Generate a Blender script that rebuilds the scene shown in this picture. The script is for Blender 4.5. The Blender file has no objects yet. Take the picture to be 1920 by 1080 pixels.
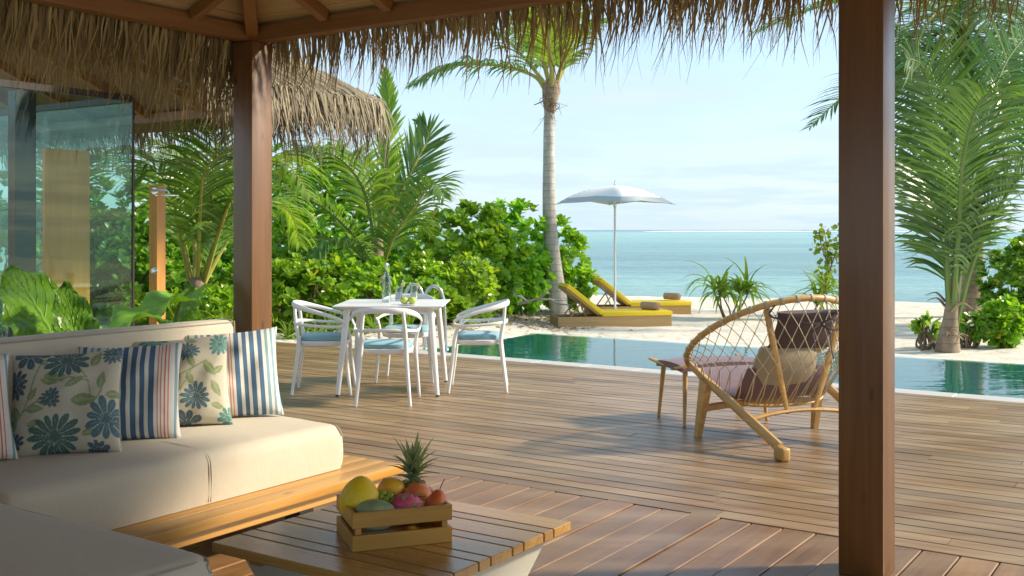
import bpy, bmesh, math, random
import numpy as np
from mathutils import Vector, Matrix, noise
R = math.radians
random.seed(7)
rng = np.random.default_rng(7)
SC = bpy.context.scene

# ------------------------------------------------------------------ camera, world, sun, exposure
H = 1.4
cam = bpy.data.objects.new('camera', bpy.data.cameras.new('camera'))
SC.collection.objects.link(cam)
cam.location = (0, 0, H)
cam.rotation_euler = (R(90), 0, 0)
cam.data.sensor_width = 36
cam.data.lens = 36 * 2016 / 1920
cam.data.shift_y = -109 / 1920
cam.data.clip_start = 0.05
cam.data.clip_end = 30000
cam.data.dof.use_dof = True
cam.data.dof.focus_distance = 5.2
cam.data.dof.aperture_fstop = 12
SC.camera = cam

SUN_EL, SUN_HEAD = 31, 84          # heading clockwise from +Y
w = bpy.data.worlds.new('World'); SC.world = w; w.use_nodes = True
nt = w.node_tree; nt.nodes.clear()
out = nt.nodes.new('ShaderNodeOutputWorld'); bg = nt.nodes.new('ShaderNodeBackground')
sky = nt.nodes.new('ShaderNodeTexSky'); sky.sky_type = 'NISHITA'; sky.sun_disc = False
sky.sun_elevation = R(SUN_EL); sky.sun_rotation = R(SUN_HEAD)
sky.air_density = 1.0; sky.dust_density = 0.6; sky.ozone_density = 2.5
bg.inputs['Strength'].default_value = 0.15
tc = nt.nodes.new('ShaderNodeTexCoord'); sep = nt.nodes.new('ShaderNodeSeparateXYZ')
nt.links.new(tc.outputs['Generated'], sep.inputs[0])
def wm(op, a, b):
    m = nt.nodes.new('ShaderNodeMath'); m.operation = op
    for i, x in enumerate((a, b)):
        if isinstance(x, (int, float)): m.inputs[i].default_value = x
        else: nt.links.new(x, m.inputs[i])
    return m.outputs[0]
zz = wm('ADD', wm('MAXIMUM', sep.outputs['Z'], 0.0), 0.07)
cmb = nt.nodes.new('ShaderNodeCombineXYZ')
nt.links.new(wm('DIVIDE', sep.outputs['X'], zz), cmb.inputs[0]); nt.links.new(wm('DIVIDE', sep.outputs['Y'], zz), cmb.inputs[1])
nz = nt.nodes.new('ShaderNodeTexNoise'); nz.inputs['Scale'].default_value = 0.55; nz.inputs['Detail'].default_value = 6; nz.inputs['Roughness'].default_value = .58
nt.links.new(cmb.outputs[0], nz.inputs['Vector'])
rp = nt.nodes.new('ShaderNodeValToRGB'); rp.color_ramp.elements[0].position = .44; rp.color_ramp.elements[1].position = .70
rp.color_ramp.elements[0].color = (0, 0, 0, 1); rp.color_ramp.elements[1].color = (1, 1, 1, 1)
nt.links.new(nz.outputs['Fac'], rp.inputs[0])
hzn = wm('POWER', wm('SUBTRACT', 1.0, wm('MINIMUM', wm('MAXIMUM', sep.outputs['Z'], 0.0), 1.0)), 5.0)
veil = wm('MINIMUM', wm('ADD', wm('MULTIPLY', rp.outputs['Color'], 0.6), wm('ADD', wm('MULTIPLY', hzn, .45), .34)), 1.0)      # thin high cloud veil
mx = nt.nodes.new('ShaderNodeMixRGB'); mx.inputs[2].default_value = (2.65, 3.4, 4.0, 1)
nt.links.new(veil, mx.inputs[0]); nt.links.new(sky.outputs[0], mx.inputs[1])
cl = nt.nodes.new('ShaderNodeMixRGB'); cl.inputs[2].default_value = (4.3, 4.55, 4.75, 1); nt.links.new(wm('MULTIPLY', wm('POWER', rp.outputs['Color'], 2.0), .45), cl.inputs[0]); nt.links.new(mx.outputs[0], cl.inputs[1])
nt.links.new(cl.outputs[0], bg.inputs['Color']); nt.links.new(bg.outputs[0], out.inputs[0])

sun = bpy.data.objects.new('sun', bpy.data.lights.new('sun', 'SUN')); SC.collection.objects.link(sun)
sun.data.energy = 3.8; sun.data.angle = R(5); sun.data.color = (1.0, .87, .68)
sd = Vector((math.sin(R(SUN_HEAD)) * math.cos(R(SUN_EL)), math.cos(R(SUN_HEAD)) * math.cos(R(SUN_EL)), math.sin(R(SUN_EL))))
sun.rotation_euler = sd.to_track_quat('Z', 'Y').to_euler()
sun.location = (20, 0, 20)
SC.view_settings.view_transform = 'Standard'; SC.view_settings.look = 'None'
SC.view_settings.exposure = 0.8; SC.view_settings.gamma = 1
try: SC.view_settings.use_curve_mapping = False
except Exception: pass

# ------------------------------------------------------------------ helpers
SN = (.352, .936)          # direction from land to sea
TH = R(33.8); CT, ST = math.cos(TH), math.sin(TH)
def DK(u, v, z=0.0): return Vector((u * CT + v * ST, -u * ST + v * CT, z))   # deck frame -> world
def uv_of(x, y): return (x * CT - y * ST, x * ST + y * CT)
def PX(px, py, D): return Vector(((px - 960) / 2016 * D, D, H - (py - 431) / 2016 * D))
def lerp(a, b, t): return a + (b - a) * t

class MB:
    def __init__(s): s.v = []; s.f = []; s.m = []; s.mi = 0
    def add(s, vs, fs):
        o = len(s.v); s.v.extend([tuple(p) for p in vs]); s.f.extend([tuple(i + o for i in f) for f in fs]); s.m.extend([s.mi] * len(fs))
    def box(s, c, d, rot=None):
        c = Vector(c); vs = []
        for x in (-.5, .5):
            for y in (-.5, .5):
                for z in (-.5, .5):
                    p = Vector((x * d[0], y * d[1], z * d[2]))
                    if rot: p = rot @ p
                    vs.append(c + p)
        s.add(vs, [(0, 1, 3, 2), (4, 6, 7, 5), (0, 4, 5, 1), (2, 3, 7, 6), (0, 2, 6, 4), (1, 5, 7, 3)])
        return s
    def hexa(s, b, t):     # bottom 4 pts, top 4 pts (ccw)
        s.add(list(b) + list(t), [(3, 2, 1, 0), (4, 5, 6, 7), (0, 1, 5, 4), (1, 2, 6, 5), (2, 3, 7, 6), (3, 0, 4, 7)]); return s
    def bbox(s, c, d, b, rot=None, seg=2):
        bm = bmesh.new(); bmesh.ops.create_cube(bm, size=1)
        for q in bm.verts: q.co = Vector((q.co.x * d[0], q.co.y * d[1], q.co.z * d[2]))
        bmesh.ops.bevel(bm, geom=bm.edges[:], offset=b, segments=seg, affect='EDGES', profile=.5)
        c = Vector(c); vs = [(c + (rot @ q.co if rot else q.co)) for q in bm.verts]
        bm.verts.index_update(); s.add(vs, [[q.index for q in f.verts] for f in bm.faces]); bm.free(); return s
    def tube(s, pts, rad, n=8, cap=True, up=None, flat=None, closed=False):
        # rad number/list; flat=(ra, rb) ratio of radius along 'side' and along 'up'
        pts = [Vector(p) for p in pts]; m = len(pts)
        if isinstance(rad, (int, float)): rad = [rad] * m
        vs = []; prev = None
        for i, p in enumerate(pts):
            if closed: t = pts[(i + 1) % m] - pts[i - 1]
            else: t = pts[min(i + 1, m - 1)] - pts[max(i - 1, 0)]
            if t.length < 1e-9: t = Vector((0, 0, 1))
            t.normalize()
            if up is not None:
                a = Vector(up); a = a - t * a.dot(t)
                if a.length < .05: a = prev if prev else t.orthogonal()
            else:
                a = (prev - t * prev.dot(t)) if prev else t.orthogonal()
                if a.length < 1e-6: a = t.orthogonal()
            a.normalize(); prev = a.copy(); b = t.cross(a)
            fa, fb = flat if flat else (1, 1)
            if callable(fa): fa = fa(i / max(1, m - 1))
            for k in range(n):
                g = 2 * math.pi * k / n
                vs.append(p + b * (math.cos(g) * rad[i] * fa) + a * (math.sin(g) * rad[i] * fb))
        fs = []
        for i in range(m if closed else m - 1):
            for k in range(n):
                a0 = i * n + k; a1 = i * n + (k + 1) % n; j = ((i + 1) % m) * n
                fs.append((a0, a1, j + (k + 1) % n, j + k))
        if cap and not closed:
            fs.append(tuple(range(n - 1, -1, -1))); fs.append(tuple((m - 1) * n + k for k in range(n)))
        s.add(vs, fs); return s
    def lathe(s, prof, c=(0, 0, 0), n=20, rot=None, cap=True):
        c = Vector(c); vs = []
        for r, z in prof:
            for k in range(n):
                g = 2 * math.pi * k / n; p = Vector((r * math.cos(g), r * math.sin(g), z))
                vs.append(c + (rot @ p if rot else p))
        fs = []
        for i in range(len(prof) - 1):
            for k in range(n):
                fs.append((i * n + k, i * n + (k + 1) % n, (i + 1) * n + (k + 1) % n, (i + 1) * n + k))
        if cap: fs.append(tuple(range(n - 1, -1, -1))); fs.append(tuple((len(prof) - 1) * n + k for k in range(n)))
        s.add(vs, fs); return s
    def ball(s, c, r, n=10, rot=None, pw=None):
        prof = [(max(.001, math.sin(math.pi * i / n)) , -math.cos(math.pi * i / n)) for i in range(n + 1)]
        c = Vector(c); vs = []; N = n + 4
        for a, z in prof:
            for k in range(N):
                g = 2 * math.pi * k / N; p = Vector((a * math.cos(g) * r[0], a * math.sin(g) * r[1], z * r[2]))
                if pw: p = pw(p)
                vs.append(c + (rot @ p if rot else p))
        fs = []
        for i in range(n):
            for k in range(N): fs.append((i * N + k, i * N + (k + 1) % N, (i + 1) * N + (k + 1) % N, (i + 1) * N + k))
        s.add(vs, fs); return s
    def quad(s, *p): s.add(p, [tuple(range(len(p)))]); return s

def mesh_of(name, mb, mats, smooth=True):
    me = bpy.data.meshes.new(name)
    me.from_pydata([tuple(p) for p in mb.v], [], mb.f)
    if not isinstance(mats, (list, tuple)): mats = [mats]
    for m in mats: me.materials.append(m)
    if any(mb.m): me.polygons.foreach_set('material_index', mb.m)
    if smooth:
        me.polygons.foreach_set('use_smooth', [True] * len(me.polygons))
        try: me.set_sharp_from_angle(angle=R(38))
        except Exception: pass
    me.update(); return me
def link(name, me, parent=None, loc=None, rot=None, scale=None):
    o = bpy.data.objects.new(name, me); SC.collection.objects.link(o)
    if parent: o.parent = parent
    if loc is not None: o.location = loc
    if rot is not None: o.rotation_euler = rot
    if scale is not None: o.scale = scale
    return o
def root_inv(o):
    ch = []
    while o is not None: ch.append(o); o = o.parent
    M = Matrix.Identity(4)
    for q in reversed(ch):
        M = M @ Matrix.Translation(q.location) @ q.rotation_euler.to_matrix().to_4x4()
    return M.inverted()
def part(name, mb, mats, parent, space='local', smooth=True, kind=None, label=None):
    if space in ('world', 'deck'):
        M = root_inv(parent)
        if space == 'deck': mb.v = [tuple(M @ DK(*p)) for p in mb.v]
        else: mb.v = [tuple(M @ Vector(p)) for p in mb.v]
    o = link(name, mesh_of(name, mb, mats, smooth), parent)
    if kind: o['kind'] = kind
    if label: o['label'] = label
    return o
def thing(name, label, cat, loc=(0, 0, 0), rz=0.0, group=None, rot=None):
    o = bpy.data.objects.new(name, None); SC.collection.objects.link(o)
    o.empty_display_size = .1; o.location = loc; o.rotation_euler = rot if rot else (0, 0, rz)
    o['label'] = label; o['category'] = cat
    if group: o['group'] = group
    return o
def solo(name, mb, mats, label, cat, loc=(0, 0, 0), rot=(0, 0, 0), group=None, smooth=True):
    o = link(name, mesh_of(name, mb, mats, smooth), None, loc, rot)
    o['label'] = label; o['category'] = cat
    if group: o['group'] = group
    return o
def struct(name, mb, mats, smooth=False, loc=(0, 0, 0), rot=(0, 0, 0), kind='structure'):
    o = link(name, mesh_of(name, mb, mats, smooth), None, loc, rot); o['kind'] = kind; return o
def dup(o, loc, rz, label, parent=None):
    c = o.copy(); SC.collection.objects.link(c); c.parent = parent
    if parent is None:
        c.location = loc; c.rotation_euler = (0, 0, rz); c['label'] = label
    for ch in list(o.children): dup(ch, None, None, None, c)
    return c
def spline(P, n=6, closed=False):
    P = [Vector(p) for p in P]; m = len(P); out = []
    for i in range(m if closed else m - 1):
        if closed: p0, p1, p2, p3 = P[i - 1], P[i], P[(i + 1) % m], P[(i + 2) % m]
        else: p0, p1, p2, p3 = P[max(i - 1, 0)], P[i], P[i + 1], P[min(i + 2, m - 1)]
        for k in range(n):
            t = k / n
            out.append(.5 * ((2 * p1) + (p2 - p0) * t + (2 * p0 - 5 * p1 + 4 * p2 - p3) * t * t + (3 * p1 - p0 - 3 * p2 + p3) * t ** 3))
    if not closed: out.append(P[-1])
    return out
def interp(vals, n):
    r = []
    m = len(vals)
    for i in range(n):
        t = i / (n - 1) * (m - 1); k = min(int(t), m - 2); r.append(vals[k] + (vals[k + 1] - vals[k]) * (t - k))
    return r

# ------------------------------------------------------------------ materials
class NT:
    def __init__(s, name):
        s.m = bpy.data.materials.new(name); s.m.use_nodes = True; s.t = s.m.node_tree; s.n = s.t.nodes
        s.b = s.n['Principled BSDF']; s.o = s.n['Material Output']
    def new(s, k, **kw):
        x = s.n.new(k)
        for a, b in kw.items(): setattr(x, a, b)
        return x
    def set(s, sock, v):
        if hasattr(v, 'is_linked') or isinstance(v, bpy.types.NodeSocket): s.t.links.new(v, sock)
        elif isinstance(v, (tuple, list)) and len(v) == 3 and len(getattr(sock, 'default_value', v)) == 4: sock.default_value = (*v, 1)
        else: sock.default_value = v
    def math(s, op, a, b=0.0, c=None, clamp=False):
        x = s.new('ShaderNodeMath', operation=op, use_clamp=clamp); s.set(x.inputs[0], a); s.set(x.inputs[1], b)
        if c is not None: s.set(x.inputs[2], c)
        return x.outputs[0]
    def mix(s, f, a, b, bt='MIX'):
        x = s.new('ShaderNodeMixRGB', blend_type=bt); s.set(x.inputs[0], f); s.set(x.inputs[1], a); s.set(x.inputs[2], b); return x.outputs[0]
    def noise(s, vec, scale, det=3, rough=.55, dist=0):
        x = s.new('ShaderNodeTexNoise')
        if vec is not None: s.set(x.inputs['Vector'], vec)
        s.set(x.inputs['Scale'], scale); s.set(x.inputs['Detail'], det); s.set(x.inputs['Roughness'], rough); s.set(x.inputs['Distortion'], dist)
        return x.outputs['Fac']
    def ramp(s, f, stops, interp='LINEAR'):
        x = s.new('ShaderNodeValToRGB'); cr = x.color_ramp; cr.interpolation = interp
        while len(cr.elements) < len(stops): cr.elements.new(.5)
        for e, (p, c) in zip(cr.elements, stops):
            e.position = p; e.color = (c, c, c, 1) if isinstance(c, (int, float)) else (*c, 1)
        s.set(x.inputs[0], f); return x.outputs[0]
    def map(s, vec, scale=(1, 1, 1), rot=(0, 0, 0), loc=(0, 0, 0)):
        x = s.new('ShaderNodeMapping'); s.set(x.inputs['Vector'], vec); x.inputs['Scale'].default_value = scale; x.inputs['Rotation'].default_value = rot
        s.set(x.inputs['Location'], loc); return x.outputs[0]
    def coord(s, k='Object'): return s.new('ShaderNodeTexCoord').outputs[k]
    def pos(s): return s.new('ShaderNodeNewGeometry').outputs['Position']
    def island(s): return s.new('ShaderNodeNewGeometry').outputs['Random Per Island']
    def rand(s): return s.new('ShaderNodeObjectInfo').outputs['Random']
    def bump(s, h, strength=.3, dist=.01):
        x = s.new('ShaderNodeBump'); s.set(x.inputs['Height'], h); x.inputs['Strength'].default_value = strength; x.inputs['Distance'].default_value = dist
        s.t.links.new(x.outputs[0], s.b.inputs['Normal']); return x.outputs[0]
    def P(s, **kw):
        for k, v in kw.items(): s.set(s.b.inputs[k.replace('_', ' ')], v)
        return s.m

def plain(name, col, rough=.5, metal=0, var=.08, scale=40, bump=0.0, **kw):
    t = NT(name); n = t.noise(t.coord(), scale, 4)
    c = t.mix(n, tuple(x * (1 - var) for x in col), tuple(min(1, x * (1 + var)) for x in col))
    t.P(Base_Color=c, Roughness=rough, Metallic=metal, **kw)
    if bump: t.bump(n, bump, .004)
    return t.m
def wood(name, dark, light, rough=.4, axis=0, freq=1.0, world=False, rvar=.25, bump=.15, coat=0.0, worn=None, knots=False):
    t = NT(name); r = t.rand()
    vec = t.map(t.pos(), rot=(0, 0, TH)) if world else t.coord()
    off = t.new('ShaderNodeCombineXYZ'); k = t.math('MULTIPLY', r, 37.0)
    for i in range(3): t.set(off.inputs[i], k)
    add = t.new('ShaderNodeVectorMath', operation='ADD'); t.set(add.inputs[0], vec); t.set(add.inputs[1], off.outputs[0])
    sc = [34.0 * freq] * 3; sc[axis] = 1.4 * freq
    v = t.map(add.outputs[0], scale=tuple(sc))
    g = t.noise(v, 1.0, 5, .62, .6)
    sc2 = [160.0 * freq] * 3; sc2[axis] = 5.0 * freq
    f = t.noise(t.map(add.outputs[0], scale=tuple(sc2)), 1.0, 3, .6)
    sc3 = [5.0 * freq] * 3; sc3[axis] = .7 * freq
    b = t.noise(t.map(add.outputs[0], scale=tuple(sc3)), 1.0, 3)
    c = t.ramp(t.math('ADD', t.math('MULTIPLY', g, .62), t.math('MULTIPLY', b, .42)), [(.34, dark), (.68, light)])
    c = t.mix(t.math('MULTIPLY', f, .5), c, tuple(x * .62 for x in dark), 'MIX') if freq else c
    if worn:
        wn = t.ramp(t.noise(t.map(t.pos(), rot=(0, 0, TH), scale=(.5, 2.2, 1)), 1.6, 5, .6), [(.42, 0.0), (.7, 1.0)])
        c = t.mix(t.math('MULTIPLY', wn, .6), c, worn)
    if knots:
        vo = t.new('ShaderNodeTexVoronoi'); s4 = [9.0] * 3; s4[axis] = 3.0; t.set(vo.inputs['Vector'], t.map(add.outputs[0], scale=tuple(s4))); vo.inputs['Scale'].default_value = 1
        kn = t.ramp(vo.outputs['Distance'], [(.05, 1.0), (.13, 0.0)])
        c = t.mix(t.math('MULTIPLY', kn, .75), c, tuple(x * .35 for x in dark))
    hv = t.new('ShaderNodeHueSaturation'); t.set(hv.inputs['Value'], t.math('ADD', t.math('MULTIPLY', r, 2 * rvar), 1 - rvar)); t.set(hv.inputs['Color'], c)
    t.P(Base_Color=hv.outputs[0], Roughness=t.math('ADD', t.math('MULTIPLY', g, .22), rough - .1), Coat_Weight=coat, Coat_Roughness=.25)
    t.bump(t.math('ADD', f, t.math('MULTIPLY', g, .6)), bump, .003)
    return t.m
def leafmat(name, c1, c2, c3=None, rough=.35, trans=.45, tcol=None, scale=1.2, yellow=0.0):
    t = NT(name); i = t.math('FRACT', t.math('ADD', t.island(), 0.0)); ob = t.rand()
    c = t.ramp(i, [(0, c1), (.55, c2), (1, c3 or c2)])
    n = t.noise(t.pos(), scale, 3)
    c = t.mix(t.ramp(n, [(.35, 0.0), (.7, 1.0)]), c, t.mix(.5, c, c3 or c2))
    hs = t.new('ShaderNodeHueSaturation'); t.set(hs.inputs['Hue'], t.math('ADD', .488, t.math('MULTIPLY', ob, .024))); t.set(hs.inputs['Value'], t.math('ADD', .88, t.math('MULTIPLY', ob, .36))); hs.inputs['Saturation'].default_value = .96; t.set(hs.inputs['Color'], c); c = hs.outputs[0]
    if yellow:
        c = t.mix(t.ramp(i, [(1 - yellow, 0.0), (1 - yellow + .01, 1.0)], 'CONSTANT'), c, (.42, .36, .05))
    t.P(Base_Color=c, Roughness=rough, Specular_IOR_Level=.5)
    tr = t.new('ShaderNodeBsdfTranslucent')
    tc_ = t.mix(1.0, c, tcol or (1.9, 1.75, .55), 'MULTIPLY'); t.set(tr.inputs['Color'], tc_)
    ms = t.new('ShaderNodeMixShader'); ms.inputs[0].default_value = trans
    t.t.links.new(t.b.outputs[0], ms.inputs[1]); t.t.links.new(tr.outputs[0], ms.inputs[2]); t.t.links.new(ms.outputs[0], t.o.inputs['Surface'])
    return t.m

M = {}
M['deck'] = wood('deck_wood', (.155, .082, .032), (.385, .238, .108), rough=.38, axis=0, world=True, rvar=.24, worn=(.41, .31, .19), bump=.12)
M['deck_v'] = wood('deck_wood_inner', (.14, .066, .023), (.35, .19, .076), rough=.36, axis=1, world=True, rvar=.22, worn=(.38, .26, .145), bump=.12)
M['post'] = wood('post_wood', (.105, .042, .010), (.22, .096, .021), rough=.40, axis=2, freq=.7, rvar=.05, bump=.09, coat=.4, knots=True)
M['beam'] = wood('beam_wood', (.20, .085, .022), (.32, .15, .045), rough=.45, axis=0, rvar=.1, bump=.08)
M['beam_y'] = wood('beam_wood_side', (.20, .085, .022), (.32, .15, .045), rough=.45, axis=1, rvar=.1, bump=.08)
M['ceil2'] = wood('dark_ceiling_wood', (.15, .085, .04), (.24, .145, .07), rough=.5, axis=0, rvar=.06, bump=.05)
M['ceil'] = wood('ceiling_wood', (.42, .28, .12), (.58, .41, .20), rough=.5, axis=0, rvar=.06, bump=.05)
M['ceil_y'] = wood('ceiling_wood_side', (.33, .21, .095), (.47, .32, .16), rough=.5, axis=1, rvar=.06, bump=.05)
M['teak'] = wood('honey_teak', (.46, .21, .028), (.72, .40, .075), rough=.34, axis=1, freq=.6, rvar=.1, coat=.3, bump=.05, knots=True)
M['table'] = wood('table_teak', (.36, .18, .038), (.60, .34, .095), rough=.27, axis=0, freq=.6, rvar=.10, coat=.35, bump=.05)
M['crate'] = wood('crate_bamboo', (.42, .21, .035), (.62, .35, .075), rough=.42, axis=0, freq=.9, rvar=.1, bump=.06)
M['oak'] = wood('oak_frame', (.50, .28, .08), (.72, .46, .17), rough=.36, axis=1, freq=.7, rvar=.06, bump=.05, coat=.2)
M['lounger'] = wood('lounger_wood', (.44, .26, .10), (.62, .41, .18), rough=.5, axis=0, freq=.6, rvar=.08)
M['shower'] = wood('shower_wood', (.56, .24, .05), (.74, .37, .09), rough=.45, axis=2, freq=.6, rvar=.05)
M['panel'] = wood('panel_wood', (.74, .27, .035), (.90, .40, .07), rough=.5, axis=2, freq=.5, rvar=.05)
M['white'] = plain('white_paint', (.78, .78, .76), .33, var=.02)
M['base'] = plain('table_base_paint', (.60, .59, .50), .5, var=.03)
M['rubber'] = plain('black_rubber', (.02, .02, .02), .6)
M['chrome'] = plain('brushed_steel', (.72, .73, .74), .16, metal=1, var=.03)
M['dark'] = plain('dark_frame', (.025, .018, .014), .35)
M['yellow'] = plain('yellow_fabric', (.90, .64, .03), .8, var=.05, scale=60)
M['towel'] = plain('rolled_towel', (.42, .29, .215), .95, var=.15, scale=120, bump=.4)
M['canopy'] = plain('white_canvas', (.86, .86, .84), .8, var=.02)
M['gray'] = plain('grey_canvas', (.42, .48, .50), .8, var=.03)
M['rope'] = plain('paper_rope', (.58, .50, .34), .7, var=.15, scale=200)
M['ribbon'] = plain('dark_ribbon', (.055, .035, .04), .8)
def fabric(name, col, rough=.85, weave=900, var=.05):
    t = NT(name); o = t.coord(); n = t.noise(o, 3.0, 4); f = t.noise(o, weave, 2)
    c = t.mix(n, tuple(x * (1 - var) for x in col), tuple(min(1, x * (1 + var)) for x in col))
    c = t.mix(t.math('MULTIPLY', f, .25), c, tuple(x * .72 for x in col))
    st = t.ramp(t.noise(o, 1.7, 5, .65), [(.45, 0.0), (.75, .35)]); c = t.mix(st, c, tuple(x * .84 for x in col))
    t.P(Base_Color=c, Roughness=rough, Sheen_Weight=.15)
    wr = t.noise(t.map(o, scale=(1, 1, 1)), 5.0, 3, .5, .5); w2 = t.noise(t.map(o, scale=(3, 11, 5), rot=(0, 0, .5)), 1.0, 4, .6, 1.2)
    t.bump(t.math('ADD', t.math('ADD', t.math('MULTIPLY', f, .12), wr), t.math('MULTIPLY', w2, .45)), .34, .014)
    return t.m
M['sofa'] = fabric('sofa_canvas', (.64, .575, .45))
M['piping'] = plain('piping_cord', (.40, .36, .29), .8)
M['seatpad'] = fabric('aqua_pad', (.24, .44, .50), weave=500)
M['mauve'] = fabric('mauve_leather', (.17, .095, .105), .55, 500)
M['beige'] = fabric('beige_pillow', (.40, .33, .22))
M['darkmauve'] = fabric('dark_mauve', (.085, .05, .05), .6, 500)

# stripes on the throw pillows (flat print, UV = object x/y)
def stripe_mat(name, seed, flip=False):
    t = NT(name); sp = t.new('ShaderNodeSeparateXYZ'); t.set(sp.inputs[0], t.coord('Object'))
    x = t.math('ADD', t.math('MULTIPLY', sp.outputs[0], -2.35 if flip else 2.35), .5 + seed)
    x = t.math('FRACT', x)
    W, B, T_, C = (.76, .74, .68), (.035, .125, .26), (.20, .36, .42), (.66, .17, .10)
    seq = [(W, .03), (T_, .02), (W, .03), (T_, .03), (W, .03), (T_, .035), (W, .035), (B, .05), (W, .04), (B, .055), (W, .035), (B, .05), (W, .04), (B, .055), (W, .03),
           (C, .012), (W, .02), (C, .012), (W, .022), (C, .016), (W, .022), (C, .012), (W, .05), (T_, .022), (W, .04), (B, .045), (W, .04), (T_, .03), (W, .03), (T_, .04), (W, .03)]
    tot = sum(a[1] for a in seq); st = []; p = 0
    for c, wd in seq: st.append((p / tot, c)); p += wd
    c = t.ramp(x, st[:31], 'CONSTANT')
    f = t.noise(t.coord(), 420, 2); c = t.mix(t.math('MULTIPLY', f, .3), c, t.mix(.6, c, (.5, .48, .42)))
    t.P(Base_Color=c, Roughness=.85); wr = t.noise(t.coord(), 7.0, 3, .5, .6)
    t.bump(t.math('ADD', wr, t.math('MULTIPLY', f, .2)), .3, .012); return t.m
M['stripe'] = stripe_mat('striped_cotton', -.24)
M['stripe2'] = stripe_mat('striped_cotton_shifted', .06, True)
t = NT('floral_print'); a = t.new('ShaderNodeVertexColor', layer_name='print'); f = t.noise(t.coord(), 380, 3)
c = t.mix(t.math('MULTIPLY', f, .35), a.outputs[0], t.mix(.7, a.outputs[0], (.42, .40, .31)))
t.P(Base_Color=c, Roughness=.85); t.bump(t.math('ADD', t.noise(t.coord(), 7.0, 3, .5, .6), t.math('MULTIPLY', f, .2)), .3, .012); M['floral'] = t.m

# thatch
def thatchmat(name, a, b, c, tr=.25):
    return leafmat(name, a, b, c, rough=.75, trans=tr, tcol=(1.2, 1.0, .7))
M['thatch'] = thatchmat('dry_thatch', (.085, .048, .018), (.215, .14, .052), (.39, .28, .12), .05)
M['thatch_far'] = thatchmat('weathered_thatch', (.075, .054, .030), (.165, .125, .072), (.33, .27, .18), .10)
M['thatch_mass'] = plain('thatch_bed', (.13, .10, .06), .95, var=.5, scale=60, bump=.8)
# greens
M['scaev'] = leafmat('shrub_leaf', (.06, .18, .012), (.14, .34, .018), (.32, .53, .04), rough=.27, trans=.42, yellow=.03)
M['scaev_d'] = leafmat('dark_shrub_leaf', (.045, .14, .012), (.09, .25, .016), (.18, .36, .028), rough=.32, trans=.42, yellow=.02)
M['tree'] = leafmat('tree_leaf', (.055, .17, .012), (.115, .29, .016), (.24, .43, .035), rough=.36, trans=.45, yellow=.05)
M['frond'] = leafmat('palm_leaflet', (.03, .10, .022), (.07, .18, .030), (.17, .29, .055), rough=.30, trans=.36)
M['frond_d'] = leafmat('dark_palm_leaflet', (.02, .075, .018), (.05, .14, .024), (.13, .24, .05), rough=.28, trans=.30)
M['frond_y'] = leafmat('young_palm_leaflet', (.08, .17, .018), (.14, .27, .025), (.24, .36, .045), rough=.36, trans=.42)
M['ear'] = None
M['rachis'] = plain('palm_stem', (.34, .32, .06), .5, var=.25, scale=6)
M['rachis_g'] = plain('palm_stem_green', (.15, .23, .05), .5, var=.25, scale=6)
M['stem'] = plain('woody_stem', (.20, .13, .08), .9, var=.3, scale=20, bump=.5)
M['dead'] = leafmat('dry_leaf', (.22, .15, .08), (.36, .27, .16), (.45, .37, .25), rough=.8, trans=.2, tcol=(1.1, 1, .7))
def trunkmat(name, a, b, ringf):
    t = NT(name); p = t.coord(); sp = t.new('ShaderNodeSeparateXYZ'); t.set(sp.inputs[0], p)
    z = t.math('ADD', sp.outputs[2], t.math('MULTIPLY', t.noise(p, 2.0, 2), .07))
    s = t.math('FRACT', t.math('MULTIPLY', z, ringf))
    ring = t.ramp(s, [(0, .62), (.08, 1.0), (.93, .92), (1, .62)])
    n = t.noise(t.map(p, scale=(1, 1, .4)), 9.0, 5, .65)
    c = t.mix(t.ramp(n, [(.3, 0.0), (.7, 1.0)]), a, b); c = t.mix(1.0, c, ring, 'MULTIPLY')
    t.P(Base_Color=c, Roughness=.9); t.bump(t.math('ADD', ring, t.math('MULTIPLY', n, .7)), .7, .02); return t.m
M['trunk'] = trunkmat('pale_palm_bark', (.36, .33, .29), (.60, .57, .51), 7.5)
M['trunk_b'] = trunkmat('brown_palm_bark', (.20, .14, .09), (.38, .30, .21), 9)
# elephant ear
t = NT('elephant_ear_leaf'); uv = t.new('ShaderNodeUVMap'); sp = t.new('ShaderNodeSeparateXYZ'); t.set(sp.inputs[0], uv.outputs[0])
ax = t.math('ABSOLUTE', sp.outputs[0])
vein = t.ramp(ax, [(.0, 1.0), (.03, .55), (.05, 0.0)])
dv = t.math('SUBTRACT', sp.outputs[1], t.math('MULTIPLY', ax, .55))
fr = t.math('ABSOLUTE', t.math('SUBTRACT', t.math('FRACT', t.math('MULTIPLY', dv, 7.0)), .5))
v2 = t.ramp(fr, [(.0, .8), (.05, .35), (.09, 0.0)])
vv = t.math('MAXIMUM', vein, v2)
g = t.ramp(t.noise(t.coord(), 6, 4), [(.3, (.11, .28, .02)), (.7, (.22, .44, .04))])
hv = t.new('ShaderNodeHueSaturation'); t.set(hv.inputs['Value'], t.math('ADD', t.math('MULTIPLY', t.rand(), .5), .75)); t.set(hv.inputs['Color'], t.mix(t.math('MULTIPLY', vv, .6), g, (.24, .40, .10)))
t.P(Base_Color=hv.outputs[0], Roughness=.33); t.bump(t.math('ADD', t.math('SUBTRACT', 1.0, fr), vv), .6, .012)
tr = t.new('ShaderNodeBsdfTranslucent'); t.set(tr.inputs['Color'], t.mix(1.0, hv.outputs[0], (1.7, 1.7, .5), 'MULTIPLY')); ms = t.new('ShaderNodeMixShader'); ms.inputs[0].default_value = .28
t.t.links.new(t.b.outputs[0], ms.inputs[1]); t.t.links.new(tr.outputs[0], ms.inputs[2]); t.t.links.new(ms.outputs[0], t.o.inputs['Surface']); M['ear'] = t.m
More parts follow.
